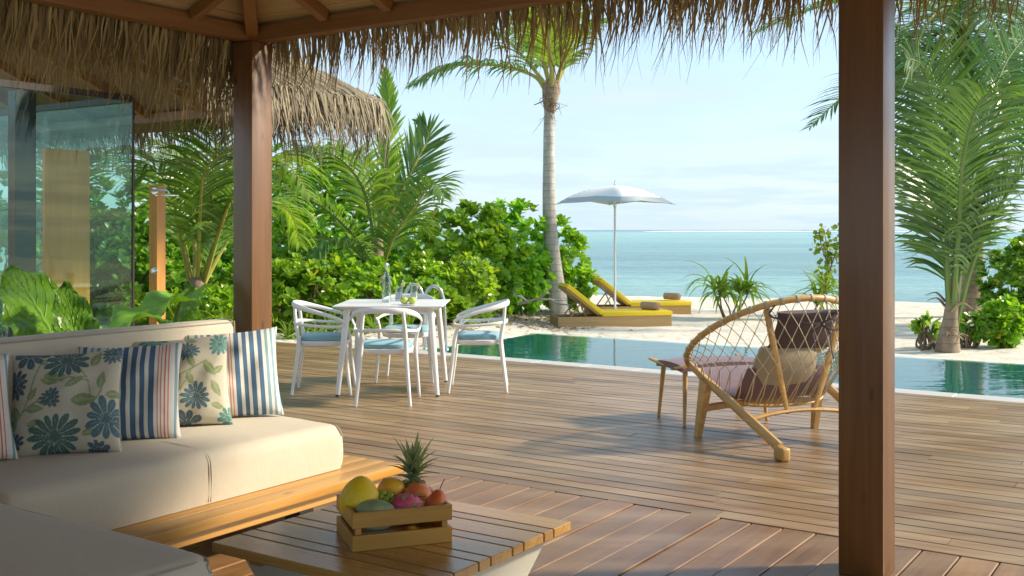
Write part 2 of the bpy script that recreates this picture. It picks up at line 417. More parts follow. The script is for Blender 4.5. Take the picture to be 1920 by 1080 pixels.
# sand
t = NT('coral_sand'); p = t.pos(); n1 = t.noise(p, .35, 4); n2 = t.noise(p, 3.0, 6, .65); n3 = t.noise(p, 60, 3)
c = t.mix(n1, (.70, .65, .54), (.80, .76, .66)); c = t.mix(t.ramp(n2, [(.35, .7), (.62, 0.0)]), c, (.54, .46, .35))
c = t.mix(t.ramp(n3, [(.62, 0.0), (.72, .5)]), c, (.46, .38, .27)); sq = t.new('ShaderNodeSeparateXYZ'); t.set(sq.inputs[0], p)
ss = t.math('ADD', t.math('ADD', t.math('MULTIPLY', sq.outputs[0], SN[0]), t.math('MULTIPLY', sq.outputs[1], SN[1])), t.math('MULTIPLY', n1, 1.2))
c = t.mix(t.ramp(t.math('MULTIPLY', t.math('SUBTRACT', ss, 32.4), .25), [(.35, 0.0), (.5, .6)]), c, (.46, .40, .30))
t.P(Base_Color=c, Roughness=.95); t.bump(t.math('ADD', t.math('MULTIPLY', n2, 1.0), t.math('MULTIPLY', n3, .12)), .9, .06); M['sand'] = t.m
t = NT('garden_soil'); p = t.pos(); n2 = t.noise(p, 5.0, 6, .7)
t.P(Base_Color=t.ramp(n2, [(.3, (.05, .035, .02)), (.7, (.20, .15, .09))]), Roughness=.95); t.bump(n2, 1, .05); M['soil'] = t.m
# sea
t = NT('sea_water'); p = t.pos(); sp = t.new('ShaderNodeSeparateXYZ'); t.set(sp.inputs[0], p)
s = t.math('ADD', t.math('MULTIPLY', sp.outputs[0], SN[0]), t.math('MULTIPLY', sp.outputs[1], SN[1]))
lg = t.math('LOGARITHM', t.math('MAXIMUM', t.math('SUBTRACT', s, 33.0), .5), 10.0)
wob = t.noise(t.map(p, scale=(.012, .03, 1)), 1.0, 5, .6)
lg2 = t.math('ADD', lg, t.math('MULTIPLY', t.math('SUBTRACT', wob, .5), .35))
c = t.ramp(t.math('DIVIDE', lg2, 4.0), [(.0, (.42, .56, .50)), (.12, (.34, .60, .55)), (.30, (.25, .54, .51)), (.42, (.13, .36, .38)), (.50, (.16, .42, .43)), (.58, (.25, .58, .53)), (.70, (.34, .68, .61)), (.785, (.14, .42, .46)), (.80, (.02, .10, .19)), (1, (.015, .08, .17))])
pat = t.ramp(t.noise(t.map(p, scale=(.03, .11, 1)), 1.0, 5, .62), [(.42, 0.0), (.62, 1.0)])
c = t.mix(t.math('MULTIPLY', pat, .45), c, (.05, .22, .28)); pt2 = t.ramp(t.noise(t.map(p, scale=(.006, .05, 1), loc=(3, 9, 0)), 1.0, 4, .6), [(.5, 0.0), (.68, 1.0)]); c = t.mix(t.math('MULTIPLY', pt2, .5), c, (.34, .62, .60))
edge = t.math('SUBTRACT', s, t.math('ADD', 34.55, t.math('MULTIPLY', t.noise(p, .25, 3), .9)))
foam = t.ramp(t.math('ADD', edge, t.math('MULTIPLY', t.noise(p, 2.5, 4), .5)), [(.0, 1.0), (.38, 1.0), (.6, .15), (.9, 0.0)])
c = t.mix(foam, c, (.85, .87, .86))
t.P(Base_Color=c, Roughness=t.math('ADD', .13, t.math('MULTIPLY', foam, .6)), IOR=1.33, Specular_IOR_Level=.30)
w1 = t.noise(t.map(p, scale=(.25, 1.1, 1), rot=(0, 0, R(12))), 1.0, 6, .68); w2 = t.noise(t.map(p, scale=(.035, .22, 1), rot=(0, 0, R(8))), 1.0, 6, .7)
t.bump(t.math('ADD', w1, t.math('MULTIPLY', w2, 3.5)), 1.0, .8); M['sea'] = t.m
M['foam'] = plain('surf_foam', (.85, .87, .88), .9, var=.03)
# pool
t = NT('pool_water'); p = t.pos(); w1 = t.noise(t.map(p, scale=(2.2, 5.5, 1), rot=(0, 0, R(10))), 1.0, 3, .5)
t.P(Base_Color=(.10, .42, .40), Roughness=.015, IOR=1.33, Transmission_Weight=.93); t.bump(w1, .10, .03)
t.b.inputs['Transmission Weight'].default_value = 1
tr = t.new('ShaderNodeBsdfTransparent'); tr.inputs[0].default_value = (.45, .86, .80, 1); lp = None
M['pool_water'] = None
t2 = NT('pool_surface'); p = t2.pos(); w1 = t2.noise(t2.map(p, scale=(1.6, 4.5, 1), rot=(0, 0, R(10))), 1.0, 3, .5)
bp = t2.new('ShaderNodeBump'); t2.set(bp.inputs['Height'], w1); bp.inputs['Strength'].default_value = .16; bp.inputs['Distance'].default_value = .03
gl = t2.new('ShaderNodeBsdfGlossy'); gl.inputs['Roughness'].default_value = .015; t2.t.links.new(bp.outputs[0], gl.inputs['Normal'])
rf = t2.new('ShaderNodeBsdfRefraction'); rf.inputs['IOR'].default_value = 1.33; rf.inputs['Roughness'].default_value = .0; rf.inputs['Color'].default_value = (.55, .92, .86, 1); t2.t.links.new(bp.outputs[0], rf.inputs['Normal'])
tp = t2.new('ShaderNodeBsdfTransparent'); tp.inputs[0].default_value = (.72, .97, .93, 1)
fz = t2.new('ShaderNodeFresnel'); fz.inputs['IOR'].default_value = 1.33; t2.t.links.new(bp.outputs[0], fz.inputs['Normal'])
m2 = t2.new('ShaderNodeMixShader'); t2.t.links.new(t2.math('MULTIPLY', fz.outputs[0], 1.12, clamp=True), m2.inputs[0]); t2.t.links.new(tp.outputs[0], m2.inputs[1]); t2.t.links.new(gl.outputs[0], m2.inputs[2]); t2.t.links.new(m2.outputs[0], t2.o.inputs['Surface'])
M['pool_water'] = t2.m
t = NT('pool_mosaic'); p = t.map(t.pos(), rot=(0, 0, TH)); br = t.new('ShaderNodeTexBrick'); t.set(br.inputs['Vector'], p); br.inputs['Scale'].default_value = 12; br.offset = 0
br.inputs['Color1'].default_value = (.03, .30, .27, 1); br.inputs['Color2'].default_value = (.07, .42, .38, 1); br.inputs['Mortar'].default_value = (.2, .45, .42, 1)
br.inputs['Brick Width'].default_value = .5; br.inputs['Row Height'].default_value = .5; br.inputs['Mortar Size'].default_value = .02
mz = t.noise(p, 9.0, 3); t.P(Base_Color=t.mix(mz, (.08, .68, .58), (.18, .82, .74)), Roughness=.3); M['mosaic'] = t.m
M['coping'] = plain('coping_stone', (.50, .50, .46), .6, var=.12, scale=8, bump=.2)
# glass
t = NT('window_glass'); gl = t.new('ShaderNodeBsdfGlossy'); gl.inputs['Roughness'].default_value = .0; gl.inputs['Color'].default_value = (.9, 1, .98, 1)
tp = t.new('ShaderNodeBsdfTransparent'); tp.inputs[0].default_value = (.80, .92, .88, 1); lw = t.new('ShaderNodeLayerWeight'); lw.inputs[0].default_value = .5
m2 = t.new('ShaderNodeMixShader'); t.t.links.new(t.math('ADD', t.math('MULTIPLY', t.math('POWER', lw.outputs['Facing'], 4.0), .9), .03, clamp=True), m2.inputs[0]); t.t.links.new(tp.outputs[0], m2.inputs[1]); t.t.links.new(gl.outputs[0], m2.inputs[2]); t.t.links.new(m2.outputs[0], t.o.inputs['Surface'])
M['glass'] = t.m
t = NT('clear_glass'); gl = t.new('ShaderNodeBsdfGlossy'); gl.inputs['Roughness'].default_value = .02
tp = t.new('ShaderNodeBsdfTransparent'); tp.inputs[0].default_value = (.86, .92, .93, 1); lw = t.new('ShaderNodeLayerWeight'); lw.inputs[0].default_value = .35
m2 = t.new('ShaderNodeMixShader'); t.t.links.new(t.math('ADD', t.math('MULTIPLY', lw.outputs['Facing'], .8), .06, clamp=True), m2.inputs[0]); t.t.links.new(tp.outputs[0], m2.inputs[1]); t.t.links.new(gl.outputs[0], m2.inputs[2]); t.t.links.new(m2.outputs[0], t.o.inputs['Surface'])
M['clear'] = t.m
# ================================================================== SETTING
# terrain in the deck frame: one sheet
POOL_U0, POOL_U1, POOL_V0, POOL_V1 = -7.95, 9.0, 9.80, 12.5
def terr(u, v):
    x, y = DK(u, v)[:2]
    s = x * SN[0] + y * SN[1]
    if POOL_U0 < u < POOL_U1 and 9.6 < v < POOL_V1 + .02: return -1.7
    if -8.9 < u < 9.2 and -4 < v < 9.58: return -.28
    z = -.035
    a = min(1, max(0, (v - 11.0 - max(0, -u - 7.5) * .9) / 3.5)) if u < POOL_U0 else (min(1, max(0, (v - 12.55) / 1.5)) * .9 + .1 if v > 12.5 else 0)
    z = lerp(-.035, -.30, a * a * (3 - 2 * a) if u < POOL_U0 else a)
    b = min(1, max(0, (s - 27) / 16))
    z -= b * 1.25
    if v > 9.5 and s < 37:
        z += .035 * noise.noise(Vector((x * 1.1, y * 1.1, 0))) + .022 * noise.noise(Vector((x * 4.2, y * 4.2, 3)))
    if s > 45: z = -3
    return z
def axis_vals(segs):
    r = []
    for a, b, st in segs:
        n = max(1, int(round((b - a) / st)))
        r += [a + (b - a) * i / n for i in range(n)]
    r.append(segs[-1][1]); return r
US = axis_vals([(-9000, -300, 1500), (-300, -60, 40), (-60, -22, 4), (-22, -8.0, .22), (-8.0, -7.95, .05), (-7.95, 9.0, .22), (9.0, 9.05, .05), (9.05, 20, .4), (20, 60, 5), (60, 300, 40), (300, 9000, 1500)])
VS = axis_vals([(-9000, -300, 1500), (-300, -12, 40), (-12, 9.5, 2), (9.5, 9.6, .1), (9.6, 12.5, .4), (12.5, 12.56, .06), (12.56, 22, .2), (22, 44, .6), (44, 60, 4), (60, 300, 40), (300, 9000, 1500)])
mb = MB(); nu = len(US)
for v in VS:
    for u in US:
        mb.v.append(tuple(DK(u, v, terr(u, v))))
for j in range(len(VS) - 1):
    for i in range(nu - 1):
        k = j * nu + i; mb.f.append((k, k + 1, k + nu + 1, k + nu)); mb.m.append(0)
struct('sand', mb, M['sand'], smooth=True)
# planted soil between the deck, the pavilion and the hedges
mb = MB()
mb.hexa([DK(-8.62, -3, -.3), DK(-5.4, -3, -.3), DK(-5.4, 5.0, -.3), DK(-8.62, 5.0, -.3)], [DK(-8.62, -3, -.02), DK(-5.4, -3, -.02), DK(-5.4, 5.0, -.02), DK(-8.62, 5.0, -.02)])
struct('garden_bed', mb, M['soil'])
# sea: reaches the horizon
mb = MB(); rows = [38.0 - 5.5, 60, 120, 400, 1500, 9000, 26000]
def SP(a, s, z=-.9):   # a along shore, s away from land
    return Vector((SN[1] * a + SN[0] * s, -SN[0] * a + SN[1] * s, z))
A = [-26000, -2000, -200, 200, 2000, 26000]
for s_ in rows:
    for a_ in A: mb.v.append(tuple(SP(a_, s_)))
for j in range(len(rows) - 1):
    for i in range(len(A) - 1):
        k = j * len(A) + i; mb.f.append((k, k + 1, k + 1 + len(A), k + len(A))); mb.m.append(0)
struct('sea', mb, M['sea'], smooth=True)
# surf breaking on the far reef
mb = MB(); x = -700
while x < 2600:
    L = random.uniform(60, 420); n = int(L / 12) + 2
    y0 = 1500 + random.uniform(-120, 220); hh = random.uniform(1.0, 2.6) * (1 if random.random() < .75 else .35)
    ps = []
    for i in range(n + 1):
        q = i / n; e = math.sin(math.pi * q) ** .35
        ps.append((x + L * q, y0 + 30 * noise.noise(Vector((x * .01 + q * 3, 0, 0))), hh * e * (.7 + .5 * abs(noise.noise(Vector((x + q * 20, 2, 0)))))))
    b = len(mb.v)
    for (a, c, h_) in ps: mb.v += [(a, c - 3, -.92), (a, c, -.9 + max(.02, h_)), (a, c + 5, -.92)]
    for i in range(n): 
        for k in (0, 1): mb.f.append((b + i * 3 + k, b + i * 3 + 3 + k, b + i * 3 + 4 + k, b + i * 3 + 1 + k)); mb.m.append(0)
    x += L + random.choice([5, 20, 90])
struct('surf', mb, M['foam'], smooth=True, kind='stuff')

# pool
mb = MB(); u0, u1, v0, v1 = POOL_U0, POOL_U1, POOL_V0, POOL_V1; zb = -.85
def dq(*p): return [DK(*q) for q in p]
T = .06
def dbox(mb, ua, ub, va, vb, za, zb_): mb.hexa(dq((ua, va, za), (ub, va, za), (ub, vb, za), (ua, vb, za)), dq((ua, va, zb_), (ub, va, zb_), (ub, vb, zb_), (ua, vb, zb_)))
dbox(mb, u0 - .0, u1, v0, v1, zb - .1, zb)
dbox(mb, u0 + .001, u0 + T, v0, v1, zb, -.03); dbox(mb, u1 - T, u1, v0, v1, zb, -.03)
dbox(mb, u0 + T, u1 - T, v0, v0 + T, zb, -.034); dbox(mb, u0 + T, u1 - T, v1 - T, v1, zb, -.034)
dbox(mb, u0 + T, u0 + 1.1, v0 + T, v1 - T, zb + .001, -.55); dbox(mb, u0 + T, u0 + .6, v0 + T, v1 - T, -.549, -.30)
struct('pool', mb, M['mosaic'])
mb = MB(); mb.quad(*dq((u0 + .004, v0 + .004, -.024), (u1, v0 + .004, -.024), (u1, v1 - .004, -.024), (u0 + .004, v1 - .004, -.024)))
struct('pool_water', mb, M['pool_water'])
# coping stones
cop = bpy.data.objects.new('pool_coping', None); SC.collection.objects.link(cop); cop['kind'] = 'structure'; cop.rotation_euler = (0, 0, -TH)
me = mesh_of('coping_stone', MB().bbox((0, 0, 0), (.594, .272, .05), .006, seg=1), M['coping'], smooth=False)
for i in range(22):
    link('coping_stone', me, cop, (-7.95 + .3 + i * .6, 9.665, -.027 + random.uniform(-.001, .001)))
# deck
mb = MB()
dbox(mb, -10.4, 5.2, 5.03, 9.50, -.27, -.052); dbox(mb, -5.35, 5.2, -2.0, 5.028, -.27, -.052)
dk = struct('deck', mb, M['dark'])
def plank_mesh(name, L, W, T_, mat, axis, bevel=.004):
    mb = MB(); w2, b = W / 2, bevel
    prof = [(-w2, -T_), (w2, -T_), (w2, -b), (w2 - b, 0), (-w2 + b, 0), (-w2, -b)]
    n = len(prof)
    for x in (-L / 2, L / 2):
        for (a, z) in prof: mb.v.append((x, a, z) if axis == 0 else (a, x, z))
    fs = [(i, (i + 1) % n, n + (i + 1) % n, n + i) for i in range(n)] + [tuple(range(n - 1, -1, -1)), tuple(range(n, 2 * n))]
    if axis == 0: fs = [tuple(reversed(f)) for f in fs]
    mb.f = [tuple(f) for f in fs]; mb.m = [0] * len(fs)
    return mesh_of(name, mb, mat, smooth=False)
pm = plank_mesh('deck_plank', 1, .1175, .03, M['deck'], 0); pv = plank_mesh('deck_plank_inner', 1, .150, .03, M['deck_v'], 1); pb = plank_mesh('deck_border', 1, .128, .03, M['deck'], 0)
def plank(me, u, v, L, ax):
    c = DK(u, v, random.uniform(-.0012, .0012))
    o = link('plank', me, dk, c, (random.uniform(-.0015, .0015), random.uniform(-.0006, .0006), -TH))
    o.scale = (L, 1, 1) if ax == 0 else (1, L, 1)
PW = .1215; v = 5.045 + PW / 2; r = 0
while v < 9.5:
    u = -10.4 + random.uniform(-1.5, 0); 
    while u < 5.2:
        L = random.choice([2.4, 3.0, 3.6, 3.0, 4.2]); a, b = max(u, -10.4), min(u + L, 5.2)
        if b - a > .1: plank(pm, (a + b) / 2, v, b - a - .004, 0)
        u += L
    v += PW
for (a, b) in ((-5.35, -2.1), (-2.1, .9), (.9, 5.2)): plank(pb, (a + b) / 2, 4.975, b - a - .004, 0)
u = -5.35 + .0775
while u < 3.0:
    j = random.uniform(.4, 2.4) if random.random() < .6 else None
    segs = [(-2.0, j), (j, 4.906)] if j else [(-2.0, 4.906)]
    for a, b in segs: plank(pv, u, (a + b) / 2, b - a - .004, 1)
    u += .1565

# ================================================================== OUR PAVILION ROOF
UB, VB = -5.45, 5.02        # eave corner (beam centre lines)
ZB = 2.65; UR, VN = 4.0, -2.3
SL = .42
roof = thing('thatched_roof', 'near thatched veranda roof with timber ceiling and long hanging fringe over the deck', 'roof', DK(UB, VB, ZB), -TH)
part('beam', MB().bbox(((UB + UR) / 2, 0, 0), (1, 1, 1), 0) if False else MB().box(((UR - UB) / 2, 0, .05), (UR - UB + .1, .10, .10)), M['beam'], roof, smooth=False)
part('beam', MB().box((0, (VN - VB) / 2 - .05, .052), (.10, VB - VN, .10)), M['beam_y'], roof, smooth=False)
def ceil_z(d): return .105 + d * SL
# ceiling planks, local frame: x=u-UB, y=v-VB (negative inward)
d = -.08; k = 0
while d < 3.2:
    w_ = .185; a, b = d + .003, d + w_ - .003
    mb = MB(); t_ = .02
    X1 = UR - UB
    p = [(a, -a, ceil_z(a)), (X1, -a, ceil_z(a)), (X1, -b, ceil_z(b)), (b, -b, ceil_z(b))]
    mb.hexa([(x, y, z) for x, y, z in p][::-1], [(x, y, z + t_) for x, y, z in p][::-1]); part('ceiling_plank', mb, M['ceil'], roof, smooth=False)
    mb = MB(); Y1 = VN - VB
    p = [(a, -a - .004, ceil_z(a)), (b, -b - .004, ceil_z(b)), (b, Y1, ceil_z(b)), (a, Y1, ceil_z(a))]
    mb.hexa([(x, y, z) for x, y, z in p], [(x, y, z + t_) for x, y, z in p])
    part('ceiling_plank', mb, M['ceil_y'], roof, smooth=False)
    d += w_
# lining above the planks (pale gaps) and the thatch body
mb = MB()
mb.v = []
UL, URr, VF, VR = -.12, UR - UB + .4, .12, VN - VB - .3
def hip(mb, z0, ed, lift):
    xm0, xm1, ym = UL + ed, URr - ed, (VF + VR) / 2
    c = [(UL, VR, z0), (URr, VR, z0), (URr, VF, z0), (UL, VF, z0)]
    h_ = (VF - VR) / 2 * SL * .98
    r0, r1 = (UL + (VF - VR) / 2, ym, z0 + h_), (URr - (VF - VR) / 2, ym, z0 + h_)
    mb.add(c + [r0, r1], [(0, 1, 5, 4), (2, 3, 4, 5), (3, 0, 4), (1, 2, 5)])
z0 = ceil_z(-.12) + .03
hip(mb, z0, 0, 0); hip(mb, z0 + .22, 0, 0)
mb.add([(UL, VR, z0), (URr, VR, z0), (URr, VF, z0), (UL, VF, z0), (UL, VR, z0 + .22), (URr, VR, z0 + .22), (URr, VF, z0 + .22), (UL, VF, z0 + .22)], [(0, 1, 5, 4), (1, 2, 6, 5), (2, 3, 7, 6), (3, 0, 4, 7)])
part('thatch_bed', mb, M['thatch_mass'], roof, smooth=False)
# rafters
def rafter(mb, p, q, wd=.06, ht=.075):
    p, q = Vector(p), Vector(q); dr = (q - p); L = dr.length; dr.normalize()
    s = dr.cross(Vector((0, 0, 1))).normalized(); upv = s.cross(dr)
    rot = Matrix((dr, s, upv)).transposed()
    mb.bbox((p + q) / 2 - upv * ht / 2, (L, wd, ht), .004, rot, seg=1); return mb
for i in range(9):
    x = .62 + i * .62 + (.1 if i == 0 else 0)
    d1 = min(3.1, max(.3, x - .05) if x < 3.1 else 3.1)
    part('rafter', rafter(MB(), (x, -.05, ceil_z(.05)), (x, -d1, ceil_z(d1))), M['beam_y'], roof, smooth=False)
for i in range(9):
    y = -.55 - i * .72
    d1 = min(3.1, -y - .05)
    part('rafter', rafter(MB(), (.05, y, ceil_z(.05)), (d1, y, ceil_z(d1))), M['beam'], roof, smooth=False)
part('rafter', rafter(MB(), (.03, -.03, ceil_z(.03) - .004), (3.1, -3.1, ceil_z(3.1) - .004), .08, .10), M['beam'], roof, smooth=False)
# fringe
def strand(mb, root, L, wd, outw, bend, side, tw, segs=4, flare=.0):
    # outw: unit outward horizontal, side: unit along eave
    dirw = (side * math.cos(tw) + outw * math.sin(tw)); o = len(mb.v)
    for i in range(segs + 1):
        t = i / segs
        p = root + Vector((0, 0, -1)) * (L * t) + outw * (flare * math.sin(t * 2.2)) + side * (bend * t * t * L) + side * (L * .02 * math.sin(t * 9 + tw * 7))
        ww = wd * max(0, 1 - t) ** .45 * (.8 + .35 * math.sin(math.pi * min(1, t * 1.2))) if i < segs else .0009
        mb.v.append(tuple(p - dirw * ww / 2)); mb.v.append(tuple(p + dirw * ww / 2))
    for i in range(segs): mb.f.append((o + 2 * i, o + 2 * i + 1, o + 2 * i + 3, o + 2 * i + 2)); mb.m.append(0)
def fringe(eaves, parent, mat, dens, layers, n_parts=0, cam_w=True, label=None, seed=3):
    rnd = random.Random(seed); items = []
    for (P, Q, outw) in eaves:
        P, Q, outw = Vector(P), Vector(Q), Vector(outw); L = (Q - P).length; side = (Q - P).normalized()
        for (cnt, l0, l1, inset, drop, wd, flare) in layers:
            for i in range(int(L * cnt * dens)):
                s_ = rnd.random() * L
                cl = noise.noise(Vector((s_ * 3.1 + inset * 50, P.x, P.y)))          # clumps
                if cl < -.42 and rnd.random() < .75: continue
                ln = (l0 + (l1 - l0) * rnd.random() ** 1.2) * (1 + .35 * cl)
                root = P + side * s_ + outw * (inset + rnd.uniform(-.05, .05)) + Vector((0, 0, drop + rnd.uniform(-.03, .03)))
                items.append((root, ln, wd * (rnd.uniform(.75, 1.4) if rnd.random() < .6 else rnd.uniform(.3, .7)), outw, rnd.gauss(-.10, .13) , side, rnd.uniform(-.9, .9), flare * rnd.uniform(.3, 1.4)))
    return items
fl = UR - UB + .3
E1 = ((-.10, .12, 0), (fl, .12, 0), (0, 1, 0)); E2 = ((-.12, VN - VB, 0), (-.12, .10, 0), (-1, 0, 0))
Lr = [(200, .14, .34, 0, .10, .013, .03), (135, .28, .46, .03, .10, .012, .05), (54, .42, .56, .06, .10, .011, .06)]
Ll = [(230, .28, .48, 0, .10, .015, .03), (230, .42, .58, .03, .10, .013, .05), (140, .52, .68, .05, .10, .012, .06)]
it = fringe([E1], roof, M['thatch'], 1.0, Lr, seed=3) + fringe([E2], roof, M['thatch'], 1.0, Ll, seed=5)
# corner fan
for i in range(150):
    a = random.uniform(0, math.pi / 2); ow = Vector((-math.cos(a), math.sin(a), 0)); sd_ = Vector((ow.y, -ow.x, 0))
    it.append((Vector((-.08, .08, .10 + random.uniform(-.04, .03))) + ow * random.uniform(0, .07), random.uniform(.25, .58), random.uniform(.012, .02), ow, random.gauss(-.05, .12), sd_, random.uniform(-.8, .8), .08))
def vis_size(q):
    wp = roof.matrix_basis if False else None
    p = DK(q[0].x + UB, q[0].y + VB)
    if p.y < 1.5 or abs(p.x / p.y) > .5: return 0
    return q[1] * q[2] / p.y ** 2 * (2.0 if q[1] > .33 and q[0].x > -.3 else .6)
it.sort(key=vis_size, reverse=True)
for q in it[:270]:
    mb = MB(); strand(mb, q[0] - q[0], q[1], q[2], q[3], q[4], q[5], q[6], flare=q[7])
    o = link('thatch_strip', mesh_of('thatch_strip', mb, M['thatch']), roof, q[0])
mb = MB()
for q in it[270:]: strand(mb, q[0], q[1], q[2], q[3], q[4], q[5], q[6], flare=q[7])
part('thatch_fringe', mb, M['thatch'], roof, kind='stuff')

# posts
def post(u, v, h_, label):
    t = thing('wooden_post', label, 'post', DK(u, v, 0), -TH, 'veranda posts')
    W = .18
    part('shaft', MB().bbox((0, 0, h_ / 2 + .001), (W, W, h_), .006, seg=2), M['post'], t)
    if False: part('foot_plate', MB().bbox((0, 0, .004), (W + .03, W + .03, .008), .002, seg=1), M['dark'], t, smooth=False)
post(UB + .0, VB - .002, ZB - .002, 'reddish square veranda post standing behind the far end of the sofa')
post(-1.24, 4.46, ZB + .30, 'large dark brown square post in the right foreground beside the rope chair')

# ================================================================== SECOND PAVILION (glass room with thatched roof)
U2, V2 = -7.85, 8.15; Z2 = 2.66
pav = thing('glass_pavilion', 'glass walled pavilion with shaggy thatched eaves behind the sofa at the left', 'pavilion', DK(U2, V2, 0), -TH)
def pl(x, y, z=0): return (x, y, z)
part('beam', MB().box((-4.5, 0, Z2 + .05), (9.1, .10, .10)), M['beam'], pav, smooth=False)
part('beam', MB().box((0, -.98, Z2 + .052), (.10, 1.85, .10)), M['beam_y'], pav, smooth=False)
d = -.40
while d < 3.4:
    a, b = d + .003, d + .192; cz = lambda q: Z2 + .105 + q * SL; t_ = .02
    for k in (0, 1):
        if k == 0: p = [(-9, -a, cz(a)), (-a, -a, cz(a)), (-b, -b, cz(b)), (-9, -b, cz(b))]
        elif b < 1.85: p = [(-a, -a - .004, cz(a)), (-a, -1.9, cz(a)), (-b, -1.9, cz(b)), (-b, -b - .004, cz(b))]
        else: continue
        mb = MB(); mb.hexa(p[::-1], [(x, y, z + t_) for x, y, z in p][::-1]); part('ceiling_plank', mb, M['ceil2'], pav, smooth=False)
    d += .195
for i in range(7):
    x = -.7 - i * 1.0; d1 = min(3.2, -x - .05); part('rafter', rafter(MB(), (x, -.05, cz(.05)), (x, -d1, cz(d1)), .07, .09), M['beam_y'], pav, smooth=False)
for i in range(7):
    y = -.9 - i * 1.0; d1 = min(3.2, -y - .05)
    if i < 1: part('rafter', rafter(MB(), (-.05, y, cz(.05)), (-d1, y, cz(d1)), .07, .09), M['beam'], pav, smooth=False)
part('rafter', rafter(MB(), (-.03, -.03, cz(.03)), (-3.2, -3.2, cz(3.2)), .08, .10), M['beam'], pav, smooth=False)
mb = MB()     # thatch body: bulging hip
ez = Z2 + .0
def pthatch(z_off):
    for (ua, va) in ((.46, .46),):
        rows = []
        for i in range(7):
            t = i / 6; d = 4.2 * t; z = z_off + ez + .02 + d * .55 + .22 * math.sin(min(1, t * 1.4) * math.pi / 2)
            rows.append([(-9 , va - d, z), (ua - d, va - d, z), (ua - d, min(va - d, -1.9), z)])
        o = len(mb.v)
        for r_ in rows: mb.v.extend(r_)
        for i in range(6):
            for k in (0, 1): mb.f.append((o + i * 3 + k, o + i * 3 + k + 1, o + i * 3 + k + 4, o + i * 3 + k + 3)); mb.m.append(0)
pthatch(.06); part('thatch_bed', mb, M['thatch_mass'], pav, smooth=False)
# shaggy layers over the visible end of the roof
def pst(n, dr, lr, wd):
    mb = MB()
    for i in range(n):
        face = random.random() < .62
        d = random.uniform(*dr); L = random.uniform(*lr)
        z = ez + .08 + d * .55 + .22 * math.sin(min(1, d / 4.2 * 1.4) * math.pi / 2)
        if face: y = random.uniform(-1.9, .40 - max(0, d)); d = d if d < 2.2 else .5; root = Vector((.46 - d, y, z + .03)); ow = Vector((1, 0, 0)); sd_ = Vector((0, 1, 0))
        else: x = random.uniform(-6, .40 - max(0, d)); root = Vector((x, .46 - d, z + .03)); ow = Vector((0, 1, 0)); sd_ = Vector((-1, 0, 0))
        # lies down the slope then hangs
        dirw = sd_ * math.cos(.3) + Vector((0, 0, 1)) * .2; o = len(mb.v); S = 5; p = root.copy(); bend = random.gauss(0, .15); lift = random.uniform(0, .35)
        for k in range(S + 1):
            t = k / S; ww = wd * random.uniform(.8, 1.2) * (1 - t) ** .5 + .001
            mb.v.append(tuple(p - dirw * ww / 2)); mb.v.append(tuple(p + dirw * ww / 2))
            over = (p.x - .46 if face else p.y - .46)
            steep = .55 + lift * .3 if over < .02 else 1.6 + 3 * over * 6
            st = (ow + Vector((0, 0, -steep))).normalized() + sd_ * bend
            p = p + st * (L / S)
        for k in range(S): mb.f.append((o + 2 * k, o + 2 * k + 1, o + 2 * k + 3, o + 2 * k + 2)); mb.m.append(0)
    return mb
part('roof_thatch', pst(9000, (0, 2.6), (.35, .6), .022), M['thatch_far'], pav, kind='stuff')
E1 = ((.44, .42, 0), (-8, .42, 0), (0, 1, 0)); E2 = ((.42, -1.9, 0), (.42, .44, 0), (1, 0, 0))
Lp = [(95, .22, .42, 0, Z2 + .12, .022, .06), (70, .40, .62, .02, Z2 + .10, .018, .10), (28, .55, .74, .03, Z2 + .08, .016, .12)]
mb = MB()
for q in fringe([E1, E2], pav, None, 1.0, Lp, seed=9): strand(mb, q[0], q[1], q[2], q[3], q[4], q[5], q[6], flare=q[7])
part('thatch_fringe', mb, M['thatch_far'], pav, kind='stuff')
# glass room; corner at u=-8.7, v=6.5   (local x = u-U2, y = v-V2)
gx, gy = -8.70 - U2, 6.5 - V2
part('floor_slab', MB().box((gx - 3.2, gy - 4, -.06), (6.5, 8.1, .16)), M['coping'], pav, smooth=False)
zt = Z2 + .0
def pane(c, d_): 
    part('glass_pane', MB().box(c, d_), M['glass'], pav, smooth=False)
ys = [gy - .012, gy - 1.62, gy - 3.2, gy - 4.8]
for a, b in zip(ys[:-1], ys[1:]): pane((gx, (a + b) / 2, zt / 2 + .02), (.012, a - b - .01, zt - .08))
for a, b in ((gx - .0, gx - 1.7), (gx - 1.71, gx - 3.4), (gx - 3.41, gx - 5.1)): pane(((a + b) / 2, gy, zt / 2 + .02), (a - b - .01, .012, zt - .08))
for (x, y) in ((gx, gy),): part('corner_strip', MB().box((x + .004, y + .002, zt / 2 + .02), (.02, .02, zt - .04)), M['dark'], pav, smooth=False)
for y in ys[1:]: part('mullion', MB().box((gx - .03, y, zt / 2 + .02), (.05, .025, zt - .04)), M['dark'], pav, smooth=False)
part('head_rail', MB().box((gx - .01, gy - 3.06, zt - .01), (.06, 6.1, .06)), M['dark'], pav, smooth=False)
part('head_rail', MB().box((gx - 2.62, gy - .004, zt - .012), (5.16, .06, .06)), M['dark'], pav, smooth=False)
# interior: column, timber screen, low shelf
part('timber_screen', MB().bbox((gx - .50, gy - .365, 1.11), (.05, .47, 2.10), .004, seg=1), M['panel'], pav, smooth=False)
part('column', MB().bbox((gx - .30, gy - .94, 1.34), (.12, .20, 2.60), .004, seg=1), M['dark'], pav, smooth=False)
part('low_wall', MB().box((gx - 3.4, gy - 3.1, 1.34), (3.4, .12, 2.5)), M['panel'], pav, smooth=False)

